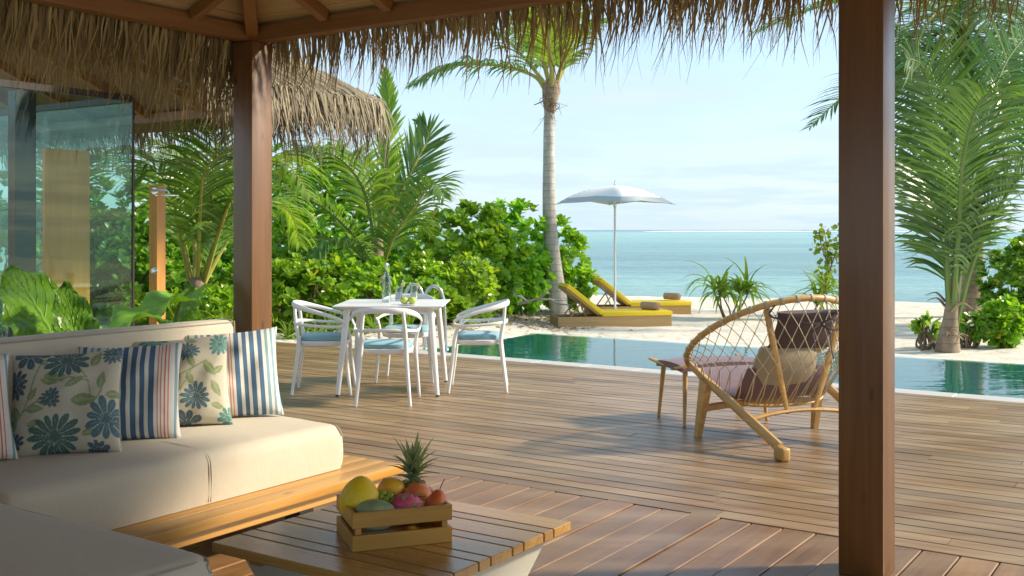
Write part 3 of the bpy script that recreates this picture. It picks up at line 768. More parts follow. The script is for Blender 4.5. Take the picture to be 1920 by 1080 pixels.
# ================================================================== SHOWER POST
p0 = PX(295, 552, 11.2)
sh = thing('outdoor_shower', 'wooden shower post with chrome head and knob in the garden left of the veranda post', 'shower', (p0.x, p0.y, -.03), R(-14))
hp = H + (431 - 348) / 2016 * 11.2 + .03
part('post', MB().bbox((0, 0, hp / 2), (.095, .16, hp), .003, seg=1), M['shower'], sh, smooth=False)
part('wall_plate', MB().lathe([(.001, 0), (.036, 0), (.036, .012), (.001, .014)], (.022, -.081, hp - .06), rot=Matrix.Rotation(R(90), 3, 'X')), M['chrome'], sh)
mb = MB(); mb.tube(spline([(.022, -.085, hp - .06), (.04, -.16, hp - .055), (.14, -.20, hp - .055), (.24, -.20, hp - .06), (.262, -.20, hp - .10)], 5), .010, 8)
part('arm', mb, M['chrome'], sh)
part('shower_head', MB().lathe([(.001, .012), (.04, .01), (.12, .002), (.12, -.008), (.001, -.01)], (.24, -.20, hp - .11)), M['chrome'], sh)
part('knob', MB().lathe([(.001, 0), (.035, 0), (.035, .01), (.022, .014), (.022, .05), (.001, .052)], (.022, -.081, hp - .885), rot=Matrix.Rotation(R(90), 3, 'X')), M['chrome'], sh)

# pool handrails
for (px, py, D, lab) in ((795, 651, 12.9, 'chrome pool grab rail rising beside the right edge of the white table'), (758, 651, 13.3, 'chrome pool grab rail half hidden behind the glasses on the white table')):
    q = PX(px, py, D)
    g = thing('pool_handrail', lab, 'handrail', (q.x, q.y, -.03), R(-3), 'pool handrails')
    part('rail', MB().tube(spline([(0, 0, -.3), (0, 0, .5), (.02, 0, .66), (.10, .0, .755), (.19, 0, .72), (.235, 0, .60), (.25, 0, .45), (.26, 0, 0)], 7), .020, 10), M['chrome'], g)
    part('flange', MB().lathe([(.001, 0), (.045, 0), (.04, .02), (.001, .022)], (.26, 0, .0)), M['chrome'], g)
# ================================================================== SOFA
def L3(u, v, z): return (u, v, z)
sofa = thing('corner_sofa', 'large beige L shaped outdoor corner sofa on a low honey coloured wooden platform', 'sofa', DK(-4.0, 3.0, 0), -TH)
su, sv = -4.0, 3.0
def sb(name, ua, ub, va, vb, za, zb, bev, mat, seg=4, kind=None):
    return part(name, MB().bbox(((ua + ub) / 2 - su, (va + vb) / 2 - sv, (za + zb) / 2), (ub - ua, vb - va, zb - za), bev, seg=seg), mat, sofa, kind=kind)
# platform boards along v
bw = .118; u = -3.385
for i in range(9):
    vs, ve = (.95, 4.10) if i > 1 else (2.02, 4.10)
    sb('platform_board', u - bw + .004, u, vs, ve, .205, .250, .006, M['teak'], seg=2); u -= bw
sb('platform_rail', -4.40, -3.43, 4.02, 4.06, .14, .204, .004, M['teak'], seg=1)
sb('platform_rail', -3.47, -3.43, 2.2, 4.0, .15, .204, .004, M['teak'], seg=1)
for (a, b) in ((-3.75, 3.75), (-4.3, 3.75), (-4.3, 1.3), (-2.75, 1.3), (-3.75, 2.35)): sb('leg', a - .05, a + .05, b - .05, b + .05, .0, .204, .004, M['dark'], seg=1)
for i in range(8):
    vv = 2.115 - i * bw
    sb('platform_board', -3.50, -2.36, vv - bw + .004, vv, .205, .2495, .006, M['teak'], seg=2)
# seat cushions (soft box with crown)
def cushion(name, ua, ub, va, vb, za, zb, r, crown=.012, pip=True, mat='sofa'):
    nx, ny = 26, 26; mb = MB(); cx, cy = (ua + ub) / 2, (va + vb) / 2; sx, sy = (ub - ua) / 2, (vb - va) / 2
    def pv(s_, n):   # clustered toward the rim
        k = 6; a = [-s_ + r * (1 - math.cos(i / k * math.pi / 2)) for i in range(k)]; m = n - 2 * k
        mid = [lerp(-s_ + r, s_ - r, i / (m - 1)) for i in range(m)]; return a + mid + [-q for q in reversed(a)]
    xs, ys_ = pv(sx, nx), pv(sy, ny); idx = {}
    def top(x, y):
        dx = max(0, abs(x) - (sx - r)); dy = max(0, abs(y) - (sy - r)); q = min(1, math.hypot(dx, dy) / r)
        zt_ = zb - r * (1 - math.sqrt(max(0, 1 - q * q)))
        return zt_ + crown * (1 - (x / sx) ** 2) * (1 - (y / sy) ** 2) + .007 * noise.noise(Vector(((x + cx) * 2.6, (y + cy) * 2.6, 0))) + .003 * noise.noise(Vector(((x + cx) * 9, (y + cy) * 6, 4)))
    def corner(x, y):
        dx = abs(x) - (sx - r * .8); dy = abs(y) - (sy - r * .8); rr = r * .8
        if dx > 0 and dy > 0:
            l = max(dx, dy); h_ = math.hypot(dx, dy)
            k = l / h_; x = math.copysign(sx - rr + dx * k, x); y = math.copysign(sy - rr + dy * k, y)
        return x, y
    for j, y in enumerate(ys_):
        for i, x in enumerate(xs):
            X, Y = corner(x, y); mb.v.append((X + cx - su, Y + cy - sv, top(x, y)))
    for j in range(ny - 1):
        for i in range(nx - 1): k = j * nx + i; mb.f.append((k, k + 1, k + 1 + nx, k + nx)); mb.m.append(0)
    rim = [i for i in range(nx)] + [j * nx + nx - 1 for j in range(1, ny)] + [(ny - 1) * nx + i for i in range(nx - 2, -1, -1)] + [j * nx for j in range(ny - 2, 0, -1)]
    prev = rim
    for lv in range(1, 5):
        t = lv / 4; z = lerp(zb - r, za, t); new = []
        for k in rim:
            x, y, _ = mb.v[k]; new.append(len(mb.v)); b = 1 + (.008 * math.sin(math.pi * t)) - (.006 if lv == 4 else 0)
            mb.v.append(((x - cx + su) * b + cx - su, (y - cy + sv) * b + cy - sv, z))
        m = len(rim)
        for i in range(m): mb.f.append((prev[i], new[i], new[(i + 1) % m], prev[(i + 1) % m])); mb.m.append(0)
        prev = new
    mb.f.append(tuple(prev)); mb.m.append(0)
    o = part(name, mb, M[mat], sofa)
    return o
cushion('seat_cushion', -4.36, -3.56, 2.11, 3.875, .252, .468, .062)
cushion('seat_cushion', -4.36, -2.42, 1.16, 2.10, .252, .472, .055, crown=.02)
cushion('back_cushion', -4.52, -4.365, 1.10, 3.90, .252, .925, .035, crown=.004)
cushion('back_cushion', -4.36, -2.42, 1.00, 1.155, .252, .925, .035, crown=.004)
# piping
def pipe(pts, parent=sofa): part('piping', MB().tube([(p[0] - su, p[1] - sv, p[2]) for p in pts], .0035, 6), M['piping'], parent)
z = .462
pipe(spline([(-3.576, 3.862, .26), (-3.573, 3.862, .38), (-3.580, 3.858, .425), (-3.602, 3.856, .447), (-3.65, 3.857, .451), (-4.0, 3.857, .452), (-4.34, 3.857, .452)], 5))
for dd in (-.006, .006): part('seam', MB().tube([(p[0] - su, p[1] - sv, p[2]) for p in spline([(-3.560, 3.04 + dd, .26), (-3.556, 3.04 + dd, .38), (-3.566, 3.04 + dd, .435), (-3.595, 3.04 + dd, .462), (-3.65, 3.04 + dd, .4725), (-3.9, 3.04 + dd, .479), (-4.2, 3.04 + dd, .475)], 5)], .0016, 5), M['piping'], sofa)
pipe(spline([(-4.3, 2.086, .458), (-3.6, 2.087, .458), (-2.6, 2.087, .457), (-2.455, 2.082, .452), (-2.436, 2.072, .43), (-2.432, 2.086, .38), (-2.433, 2.087, .26)], 6))
pipe(spline([(-2.452, 2.07, .452), (-2.436, 2.0, .458), (-2.435, 1.8, .459), (-2.435, 1.3, .459)], 6))
pipe([(-4.37, 1.2, .915), (-4.37, 3.88, .915)]); pipe(spline([(-4.37, 3.898, .5), (-4.37, 3.898, .88), (-4.375, 3.89, .915), (-4.40, 3.888, .925), (-4.5, 3.888, .925)], 4))
# ---------------- throw pillows
def pillow_grid(N, S, T_):
    V = []; 
    for side in (1, -1):
        for j in range(N + 1):
            for i in range(N + 1):
                x = -1 + 2 * i / N; y = -1 + 2 * j / N
                X = x * (1 - .075 * (1 - y * y) * abs(x)) ; Y = y * (1 - .075 * (1 - x * x) * abs(y))
                th = T_ * (max(0, (1 - x * x) * (1 - y * y))) ** .42
                th += .015 * noise.noise(Vector((x * 2.2, y * 2.2, side * 3.3 + S))) * (1 - x * x) * (1 - y * y) * 2
                e = max(abs(x), abs(y)); th += .006 * math.sin(11 * math.atan2(y, x) + 2) * max(0, e - .72) * (1 - e) * 12
                V.append((X * S / 2, Y * S / 2, side * th))
    F = []; W = (N + 1)
    for s_, sg in ((0, 1), (W * W, -1)):
        for j in range(N):
            for i in range(N):
                k = s_ + j * W + i; q = (k, k + 1, k + 1 + W, k + W); F.append(q if sg > 0 else q[::-1])
    mb = MB(); mb.v = V; mb.f = F; mb.m = [0] * len(F); return mb
def flower(ax, ay, x, y, R_, n, rot, fat=.5):
    r = np.hypot(ax - x, ay - y); g = np.arctan2(ay - y, ax - x) + rot
    edge = R_ * (1 - fat * (1 - np.abs(np.cos(n * g / 2)) ** .6)) * (1 + .10 * np.sin(3 * g + x * 9))
    m = r < edge
    gap = (np.abs(np.cos(n * g / 2)) < .16) & (r > R_ * .28)
    vein = (np.abs(np.sin(n * g / 2 + .0)) < .10) & (r > R_ * .3) & (r < R_ * .75)
    core = r < R_ * .17
    return m & ~gap, vein & m, core
def leafm(ax, ay, x, y, L, W, rot):
    c, s_ = math.cos(rot), math.sin(rot); px_ = (ax - x) * c + (ay - y) * s_; py_ = -(ax - x) * s_ + (ay - y) * c
    t = np.clip(px_ / L, 0, 1); inside = (px_ > 0) & (px_ < L) & (np.abs(py_) < W * np.sin(np.pi * t ** .8) * .5)
    mid = inside & (np.abs(py_) < .006)
    return inside, mid
def print_color(N, seed):
    g = np.linspace(-1, 1, N + 1); ax, ay = np.meshgrid(g, g); col = np.empty((N + 1, N + 1, 3)); col[:] = (.60, .56, .44)
    rs = np.random.default_rng(seed); nse = rs.normal(0, 1, (N + 1, N + 1))
    col *= (1 + .04 * nse[..., None])
    def paint(m, c, a=1.0, t=.13):
        k = (1 + t * rs.normal(0, 1, (N + 1, N + 1)))[..., None]; cc = np.array(c) * k
        col[m] = (col * (1 - a) + cc * a)[m]
    if seed == 1:
        FL = [(-.12, -.72, .46, 15, .2, (.015, .12, .105)), (.80, -.42, .40, 11, .5, (.02, .13, .19)), (-.20, .02, .19, 12, 0, (.015, .085, .13)), (-.92, .35, .29, 13, .3, (.012, .06, .12)),
              (.05, .78, .40, 13, .9, (.015, .11, .12)), (-.62, .98, .34, 9, .1, (.012, .09, .14)), (.86, .86, .22, 14, 0, (.015, .12, .17)), (-.86, -.74, .20, 10, .8, (.012, .06, .13)), (.62, -1.0, .2, 9, .3, (.015, .08, .15))]
        ST = [[(-.95, -.45), (-.72, -.2), (-.60, .1), (-.52, .45), (-.42, .75)], [(-.72, -.2), (-.45, -.05), (-.3, -.12)], [(.52, -.15), (.45, .3), (.25, .62)], [(.45, .3), (.1, .38), (-.02, .32)], [(.56, -.12), (.70, .12), (.72, .42)], [(-.55, -.62), (-.42, -.42)]]
        LF = [(-.35, .42, .30, .16, .5), (-.4, .40, .34, .15, -.3), (.1, .38, .45, .16, 3.0), (.05, .2, .42, .13, .5), (.15, -.05, .5, .24, .0), (.66, .15, .36, .16, 1.4), (.5, .6, .36, .18, 1.2), (-.80, -.35, .34, .15, 1.9), (-.62, .0, .3, .14, 1.0), (-.66, -.15, .38, .16, -.1), (-.45, .0, .3, .13, -.4),
              (-.95, -.55, .32, .16, 1.2), (-.62, -.45, .32, .13, .1), (-.5, -.78, .26, .14, .9), (.35, -.72, .28, .13, .4), (.78, .02, .3, .16, .2), (-.55, .62, .26, .13, 1.9), (-.3, .7, .24, .12, 2.3)]
    else:
        FL = [(.18, .60, .24, 14, .2, (.015, .12, .17)), (.30, -.42, .31, 13, .4, (.015, .11, .17)), (.85, .72, .26, 12, .1, (.02, .23, .22)), (-.75, .45, .30, 12, .6, (.02, .13, .2)), (-.55, .98, .3, 12, .2, (.02, .24, .22)), (.1, -1.0, .32, 8, .3, (.012, .07, .13)),
              (-.6, -.72, .34, 14, 0, (.02, .15, .22)), (.95, -.9, .24, 10, .5, (.03, .22, .20)), (-.95, -.1, .22, 11, .1, (.03, .2, .2))]
        ST = [[(-.5, -.15), (-.1, .0), (.25, .18), (.55, .35)], [(-.1, .0), (-.25, .3)], [(.25, .18), (.0, -.25)], [(-.3, -.5), (-.05, -.3), (.0, .05)], [(.55, .35), (.75, .1)]]
        LF = [(-.2, .05, .36, .17, 2.8), (-.1, .35, .34, .17, 1.3), (.0, -.1, .34, .16, -2.2), (.15, .1, .3, .15, -1.2), (.5, .32, .42, .2, -.9), (.3, .2, .34, .15, 2.0), (-.4, -.45, .36, .16, 2.6), (-.3, -.5, .34, .17, -1.4), (.65, -.1, .4, .17, -1.1), (.7, .05, .3, .14, .7), (-.6, .12, .3, .14, .6), (.1, .95, .3, .14, -.4), (.6, -.6, .3, .14, -.3), (-.1, .6, .3, .15, 2.3)]
    for st in ST:
        pts = [Vector((a, b, 0)) for a, b in st]; pts = spline(pts, 10)
        m = np.zeros_like(ax, bool)
        for p in pts: m |= np.hypot(ax - p.x, ay - p.y) < .018
        paint(m, (.22, .29, .11), .9)
    for (x, y, L, W, r_) in LF:
        a, b = leafm(ax, ay, x, y, L, W, r_); paint(a, (.20, .29, .10), .9, .2); paint(b, (.42, .46, .28), .6)
        a2, _ = leafm(ax, ay, x + .02, y + .01, L * .6, W * .4, r_); paint(a2, (.40, .44, .26), .5)
    for (x, y, R_, n, r_, c) in FL:
        a, b, k = flower(ax, ay, x, y, R_, n, r_); paint(a, c, .96, .22); paint(b, (.30, .42, .42), .55)
        sp_ = a & (np.hypot(ax - x, ay - y) < R_ * .33) & (nse > .9); paint(sp_, (.5, .52, .42), .8); paint(k & (nse > -.2), (.04, .12, .10), .9)
    return np.clip(col, 0, 1)
def pillow(kind, base, size, az, lean, roll, label, T_=.092):
    # base: world point of bottom edge centre; face normal heading az (deg cw from -Y towards +X)
    N = 150 if kind.startswith('floral') else 44
    mb = pillow_grid(N, size, T_)
    mat = M['floral'] if kind.startswith('floral') else M[kind]
    me = mesh_of('throw_pillow', mb, mat); me.polygons.foreach_set('use_smooth', [True] * len(me.polygons))
    if kind.startswith('floral'):
        col = print_color(N, int(kind[-1])); ca = me.color_attributes.new('print', 'FLOAT_COLOR', 'POINT')
        a = np.ones(((N + 1) ** 2 * 2, 4), np.float32); a[:(N + 1) ** 2, :3] = col.reshape(-1, 3); a[(N + 1) ** 2:, :3] = col.reshape(-1, 3); ca.data.foreach_set('color', a.ravel())
    # local: x right, y up, z towards viewer
    Rm = Matrix.Rotation(R(az), 4, 'Z') @ Matrix.Rotation(R(90 - lean), 4, 'X') @ Matrix.Rotation(R(roll), 4, 'Z')
    o = link('throw_pillow', me); up = Rm.to_3x3() @ Vector((0, 1, 0))
    o.rotation_euler = Rm.to_euler(); o.location = Vector(base) + up * size * .475
    o['label'] = label; o['category'] = 'pillow'; o['group'] = 'throw pillows along the sofa back'
    return o
def seat(px, py, z=.475):
    D = (H - z) * 2016 / (py - 431); return Vector(((px - 960) / 2016 * D, D, z))
pillow('stripe', seat(-80, 872), .44, 30, 20, 3, 'striped pillow cut off by the left edge of the photo, red and aqua stripes')
pillow('floral1', seat(120, 852), .455, 10, 24, 3, 'large floral pillow with dark teal daisies, nearest the left edge')
pillow('stripe', seat(239, 826), .455, 10, 24, 2, 'blue and white striped pillow with red pinstripes, between the two floral pillows')
pillow('floral2', seat(343, 801), .455, 12, 24, 4, 'floral pillow with two small blue daisies, between the two striped pillows')
pillow('stripe2', seat(442, 783), .465, 13, 24, 4, 'blue and red striped pillow at the far right end of the sofa')

# ================================================================== COFFEE TABLE
CU, CV, CZ = -2.345, 2.815, .38
tb = thing('coffee_table', 'square slatted wooden coffee table with a pale tapered base in the foreground', 'table', DK(CU, CV, 0), -TH)
x0, x1, y0, y1 = -.425, .425, -.445, .44
seqw = [.122, .066, .128, .064, .122, .066, .124, .062, .118]; y = y0
for i, w_ in enumerate(seqw):
    mb = MB(); a, b = y + .0025, y + w_ - .0025
    mb.bbox(((x0 + x1) / 2, (a + b) / 2, CZ - .016), (x1 - x0, b - a, .032), .003, seg=1)
    part('slat', mb, M['table'], tb, smooth=False); y += w_
for xx in (-.27, .27): part('batten', MB().box((xx, 0, CZ - .046), (.05, .80, .028)), M['table'], tb, smooth=False)
mb = MB(); a, b = .36, .24
mb.hexa([(-b, -b, 0), (b, -b, 0), (b, b, 0), (-b, b, 0)], [(-a, -a, CZ - .0615), (a, -a, CZ - .0615), (a, a, CZ - .0615), (-a, a, CZ - .0615)])
part('base', mb, M['base'], tb, smooth=False)
# ---------------- fruit crate
ca = math.atan2(.10, .31)
fl_, fr_ = Vector((-.505, 3.40, CZ)), Vector((-.19, 3.515, CZ)); ex = (fr_ - fl_).normalized(); ey = Vector((-ex.y, ex.x, 0)); cw, cd = .330, .265
cr0 = fl_ + ex * cw / 2 + ey * cd / 2
crate = thing('fruit_crate', 'small open slatted wooden crate holding fruit on the coffee table', 'crate', (cr0.x, cr0.y, CZ + .0005), math.atan2(ex.y, ex.x))
SLH = .050
for z in (SLH / 2, SLH * 1.5 + .022):
    for s_ in (-1, 1): part('slat', MB().bbox((0, s_ * (cd / 2 - .006), z), (cw, .012, SLH), .0015, seg=1), M['crate'], crate, smooth=False)
for z in (SLH / 2, SLH * 1.5 + .022):
    for s_ in (-1, 1): part('end_slat', MB().bbox((s_ * (cw / 2 - .0065), 0, z), (.012, cd - .026, SLH), .0015, seg=1), M['crate'], crate, smooth=False)
for sx in (-1, 1):
    for sy in (-1, 1): part('corner_block', MB().box((sx * (cw / 2 - .022), sy * (cd / 2 - .021), .058), (.018, .018, .11)), M['crate'], crate, smooth=False)
for i in range(3): part('bottom_slat', MB().box((0, -.085 + i * .085, .006), (cw - .03, .075, .01)), M['crate'], crate, smooth=False)
def CR(x, y, z): return cr0 + ex * x + ey * y + Vector((0, 0, z))
def skin(name, c1, c2, rough=.4, sc=6, spots=None, sss=.0):
    t = NT(name); o = t.coord(); n = t.noise(o, sc, 4, .6)
    c = t.ramp(n, [(.35, c1), (.65, c2)])
    if spots: c = t.mix(t.ramp(t.noise(o, 260, 2), [(.6, 0.0), (.68, .6)]), c, spots)
    bl = t.ramp(t.noise(o, 38, 4, .7), [(.58, 0.0), (.72, .55)]); c = t.mix(bl, c, tuple(x * .55 for x in c1)); t.P(Base_Color=c, Roughness=rough + .08, Coat_Weight=.08); t.bump(t.math('ADD', t.noise(o, 260, 3), t.noise(o, 30, 3)), .4, .003); return t.m
def fruit(name, label, cat, c, r, mat, pw=None, rot=None, dimple=0):
    mb = MB().ball((0, 0, 0), r, 20, rot, pw); return solo(name, mb, mat, label, cat, c)
M['pomelo'] = skin('pomelo_skin', (.86, .55, .01), (.92, .66, .02), .42, 14, (.45, .33, .02))
M['melon'] = skin('melon_skin', (.20, .27, .12), (.36, .42, .22), .6, 30, (.36, .40, .28))
M['orange'] = skin('orange_skin', (.82, .36, .015), (.88, .52, .04), .4, 10, (.6, .28, .02))
M['mango'] = skin('mango_skin', (.64, .09, .03), (.76, .28, .06), .35, 9, (.72, .5, .2))
M['pear'] = skin('pear_skin', (.50, .05, .015), (.66, .20, .02), .35, 7, (.6, .3, .1))
M['dragon'] = skin('dragonfruit_skin', (.52, .05, .13), (.66, .12, .20), .4, 12)
M['scale'] = skin('dragonfruit_scale', (.55, .12, .15), (.30, .34, .10), .45, 40)
M['grape'] = plain('green_grape', (.38, .50, .05), .22, var=.15, scale=30, Transmission_Weight=.25)
M['pine'] = skin('pineapple_skin', (.22, .11, .03), (.50, .30, .06), .6, 60)
M['pineleaf'] = leafmat('pineapple_leaf', (.10, .16, .06), (.20, .27, .12), (.36, .40, .24), rough=.45, trans=.2)
M['stemb'] = plain('brown_stem', (.22, .06, .03), .7)
def egg(p): k = max(0, p.z) / .08; f_ = 1 - .25 * k * k; return Vector((p.x * f_, p.y * f_, p.z))
fruit('pomelo', 'large yellow pomelo at the left end of the crate', 'fruit', CR(-.110, .015, .128), (.066, .066, .078), M['pomelo'], pw=egg, rot=Matrix.Rotation(R(6), 3, 'Y'))
ml = fruit('melon', 'grey green melon in front of the yellow pomelo in the crate', 'fruit', CR(-.078, -.072, .095), (.072, .052, .050), M['melon'])
fruit('orange', 'orange yellow citrus fruit at the back of the crate behind the dragon fruit', 'fruit', CR(.012, .075, .132), (.050, .050, .046), M['orange'])
fruit('mango', 'red mango behind the pear in the crate', 'fruit', CR(.088, .015, .118), (.050, .044, .048), M['mango'])
d0 = CR(.030, -.055, .102)
dg = thing('dragon_fruit', 'bright pink dragon fruit in the middle of the crate', 'fruit', d0, math.atan2(ex.y, ex.x))
part('skin', MB().ball((0, 0, 0), (.058, .050, .050), 18), M['dragon'], dg)
mb = MB()
for i in range(22):
    zz_ = 1 - 2 * (i + .5) / 22; g = i * 2.4; rr = math.sqrt(1 - zz_ * zz_); n = Vector((zz_, rr * math.cos(g), rr * math.sin(g)))
    p = Vector((n.x * .058, n.y * .050, n.z * .050)); tdir = (Vector((1, 0, .25)) - n * n.x).normalized(); sd_ = n.cross(tdir); L = .028
    o = len(mb.v); mb.v += [tuple(p * .97 - sd_ * .011 - tdir * .004), tuple(p * .97 + sd_ * .011 - tdir * .004), tuple(p + n * .007 + sd_ * .006 + tdir * L * .55), tuple(p + n * .013 + tdir * L), tuple(p + n * .007 - sd_ * .006 + tdir * L * .55)]
    mb.f.append((o, o + 1, o + 2, o + 3, o + 4)); mb.m.append(0)
part('scales', mb, M['scale'], dg, smooth=False)
p0 = CR(.128, -.062, .098)
pr = thing('pear', 'red blushed pear with a long stem at the right end of the crate', 'fruit', p0, 0, rot=(R(0), R(14), R(20)))
part('skin', MB().lathe([(.001, -.045), (.018, -.046), (.036, -.034), (.044, -.012), (.040, .012), (.028, .036), (.018, .052), (.010, .060), (.001, .061)], n=22), M['pear'], pr)
part('stalk', MB().tube(spline([(0, 0, .058), (.002, 0, .075), (.008, 0, .098)], 4), .0018, 6), M['stemb'], pr)
p0 = CR(-.018, -.002, .118); gb = thing('grape_bunch', 'small bunch of green grapes between the pomelo and the dragon fruit', 'fruit', p0)
me = mesh_of('grape', MB().ball((0, 0, 0), (.0125, .0115, .0115), 10), M['grape'])
for q in [(-.020, -.02, .018), (-.004, -.028, .012), (.010, -.018, .022), (-.012, -.036, -.002), (-.030, -.02, 0), (.004, .0, .02), (-.016, .0, .026), (.016, -.034, .004), (-.024, .01, .01), (.002, -.04, -.014), (-.018, -.04, -.018), (.02, .0, .008)]:
    link('grape', me, gb, q, (random.random(), random.random(), 0))
p0 = CR(.092, .088, .077); pa = thing('pineapple', 'pineapple with spiky green crown standing at the back of the crate', 'fruit', p0, 0)
mb = MB().lathe([(.001, -.05), (.04, -.045), (.052, -.01), (.05, .04), (.036, .075), (.015, .085)], n=18); part('body', mb, M['pine'], pa)
mb = MB()
for k in range(7):
    for j in range(13):
        g = 2 * math.pi * (j + .5 * (k % 2)) / 13; z = -.035 + k * .018; rr = [.047, .051, .053, .053, .05, .044, .036][k]
        mb.ball((rr * math.cos(g), rr * math.sin(g), z), (.008, .008, .008), 4)
part('eyes', mb, M['pine'], pa, kind='stuff')
for i in range(40):
    mb = MB(); g = i * 2.4; t = i / 40; el = lerp(-10, 82, t ** .8); L = lerp(.055, .125, min(1, t * 1.5)) * random.uniform(.85, 1.1) * (1 if t < .85 else .8); base = Vector((0, 0, .078 + .06 * t))
    h_ = Vector((math.cos(g), math.sin(g), 0)); sd_ = Vector((-math.sin(g), math.cos(g), 0)); p = base.copy(); e = R(el); o = len(mb.v); S = 5
    for k in range(S + 1):
        q = k / S; ww = .027 * (1 - q ** 1.5) * .5 + .0004; dirn = h_ * math.cos(e) + Vector((0, 0, 1)) * math.sin(e); nn = dirn.cross(sd_)
        mb.v += [tuple(p - sd_ * ww + nn * -ww * .5), tuple(p), tuple(p + sd_ * ww + nn * -ww * .5)]; p = p + dirn * L / S; e -= R(9 if t < .7 else 4)
    for k in range(S):
        for c_ in (0, 1): a = o + 3 * k + c_; mb.f.append((a, a + 1, a + 4, a + 3)); mb.m.append(0)
    part('crown_leaf', mb, M['pineleaf'], pa)

# ================================================================== DINING TABLE
TX, TY, TZ = -1.04, 9.48, .76
dt = thing('dining_table', 'square white outdoor dining table with tapered legs beside the pool', 'table', (TX, TY, 0), R(-1))
a, b = .465, .45; mb = MB(); i_ = .055
mb.hexa([(-a + i_, -b + i_, TZ - .035), (a - i_, -b + i_, TZ - .035), (a - i_, b - i_, TZ - .035), (-a + i_, b - i_, TZ - .035)], [(-a, -b, TZ - .008), (a, -b, TZ - .008), (a, b, TZ - .008), (-a, b, TZ - .008)])
mb.hexa([(-a, -b, TZ - .008), (a, -b, TZ - .008), (a, b, TZ - .008), (-a, b, TZ - .008)], [(-a + .004, -b + .004, TZ), (a - .004, -b + .004, TZ), (a - .004, b - .004, TZ), (-a + .004, b - .004, TZ)])
mb.f = [f for k, f in enumerate(mb.f) if k not in (1, 6)]; mb.m = [0] * len(mb.f)
part('table_top', mb, M['white'], dt, smooth=False)
for sx in (-1, 1):
    for sy in (-1, 1):
        l = part('leg', MB().tube([(sx * .355, sy * .345, TZ - .036), (sx * .42, sy * .44, .012)], [.030, .019], 14), M['white'], dt)
        part('foot_pad', MB().tube([(sx * .421, sy * .441, .0118), (sx * .422, sy * .442, 0)], .016, 10), M['rubber'], l)
part('under_frame', MB().box((0, 0, TZ - .052), (.66, .64, .03)), M['white'], dt, smooth=False)
# chairs
def make_chair(label, loc, rz):
    t = thing('dining_chair', label, 'chair', loc, rz, 'white dining chairs around the white table')
    # seat shell with a raised rim
    mb = MB(); N = 28; prof = []
    def outline(g, k=1):
        c, s_ = math.cos(g), math.sin(g); n = 3.2
        r_ = (abs(c) ** n + abs(s_) ** n) ** (-1 / n); return Vector((r_ * c * .225 * k, r_ * s_ * .215 * k, 0))
    rings = [(.80, .402), (.97, .412), (1.0, .43), (1.0, .447), (.96, .452), (.90, .446)]
    for k, z in rings:
        for i in range(N): p = outline(2 * math.pi * i / N, k); mb.v.append((p.x, p.y - .01, z))
    for j in range(len(rings) - 1):
        for i in range(N): mb.f.append((j * N + i, j * N + (i + 1) % N, (j + 1) * N + (i + 1) % N, (j + 1) * N + i)); mb.m.append(0)
    mb.f.append(tuple(range(N - 1, -1, -1))); mb.f.append(tuple((len(rings) - 1) * N + i for i in range(N))); mb.m += [0, 0]
    part('seat', mb, M['white'], t)
    mb = MB(); rings = [(.86, .449), (.92, .455), (.94, .468), (.93, .484), (.86, .495), (.6, .499), (.02, .500)]
    for k, z in rings:
        for i in range(N): p = outline(2 * math.pi * i / N, k); mb.v.append((p.x, p.y - .01, z))
    for j in range(len(rings) - 1):
        for i in range(N): mb.f.append((j * N + i, j * N + (i + 1) % N, (j + 1) * N + (i + 1) % N, (j + 1) * N + i)); mb.m.append(0)
    mb.f.append(tuple(range(N - 1, -1, -1))); mb.m.append(0)
    part('seat_pad', mb, M['seatpad'], t)
    half = [(0, -.275, .762), (-.10, -.268, .760), (-.19, -.225, .748), (-.248, -.13, .722), (-.276, 0, .688), (-.285, .11, .655), (-.280, .175, .625), (-.272, .185, .598), (-.268, .14, .580), (-.262, .05, .578), (-.248, -.08, .585), (-.215, -.19, .595), (-.13, -.252, .602), (0, -.268, .604)]
    hw = [.026, .026, .024, .021, .018, .015, .013, .013, .013, .013, .013, .014, .015, .015]
    right = [(-x, y, z) for x, y, z in half]
    # one closed ribbon: upper rail, left loop, lower rail, right loop
    loop = half + right[::-1][1:-1]; lw = hw + hw[::-1][1:-1]
    pts = spline(loop, 4, closed=True); rad = []
    for i in range(len(loop)):
        for k in range(4): rad.append(lerp(lw[i], lw[(i + 1) % len(loop)], k / 4))
    up_ = (0, 0, 1); mb = MB()
    mb.tube(pts, rad, 10, closed=True, flat=(.55, 1.0), up=up_)
    part('back_rail', mb, M['white'], t)
    for s_ in (-1, 1):
        part('leg', MB().tube(spline([(s_ * .215, -.265, 0), (s_ * .188, -.225, .30), (s_ * .178, -.212, .45), (s_ * .172, -.236, .60), (s_ * .155, -.25, .755)], 5), interp([.0125, .0165, .0185, .016, .013], 21), 12), M['white'], t)
        part('leg', MB().tube(spline([(s_ * .262, .235, 0), (s_ * .240, .20, .28), (s_ * .232, .185, .44), (s_ * .245, .165, .53), (s_ * .266, .150, .585)], 5), interp([.0125, .0165, .0185, .015, .012], 21), 12), M['white'], t)
        part('arm_brace', MB().tube(spline([(s_ * .262, .10, .583), (s_ * .24, .17, .53), (s_ * .235, .185, .48)], 4), .010, 8), M['white'], t)
    return t
ch = make_chair('white armchair in front of the table with its back to the viewer', (-1.03, 8.775, 0), R(2))
ch2 = dup(ch, (-1.62, 9.36, 0), R(-86), 'white armchair at the left side of the table, nearest the veranda post')
ch3 = dup(ch, (-.31, 9.48, 0), R(90), 'white armchair at the right side of the table, nearest the pool')
ch4 = dup(ch, (-.985, 10.08, 0), R(180), 'white armchair on the far side of the table, mostly hidden by it')

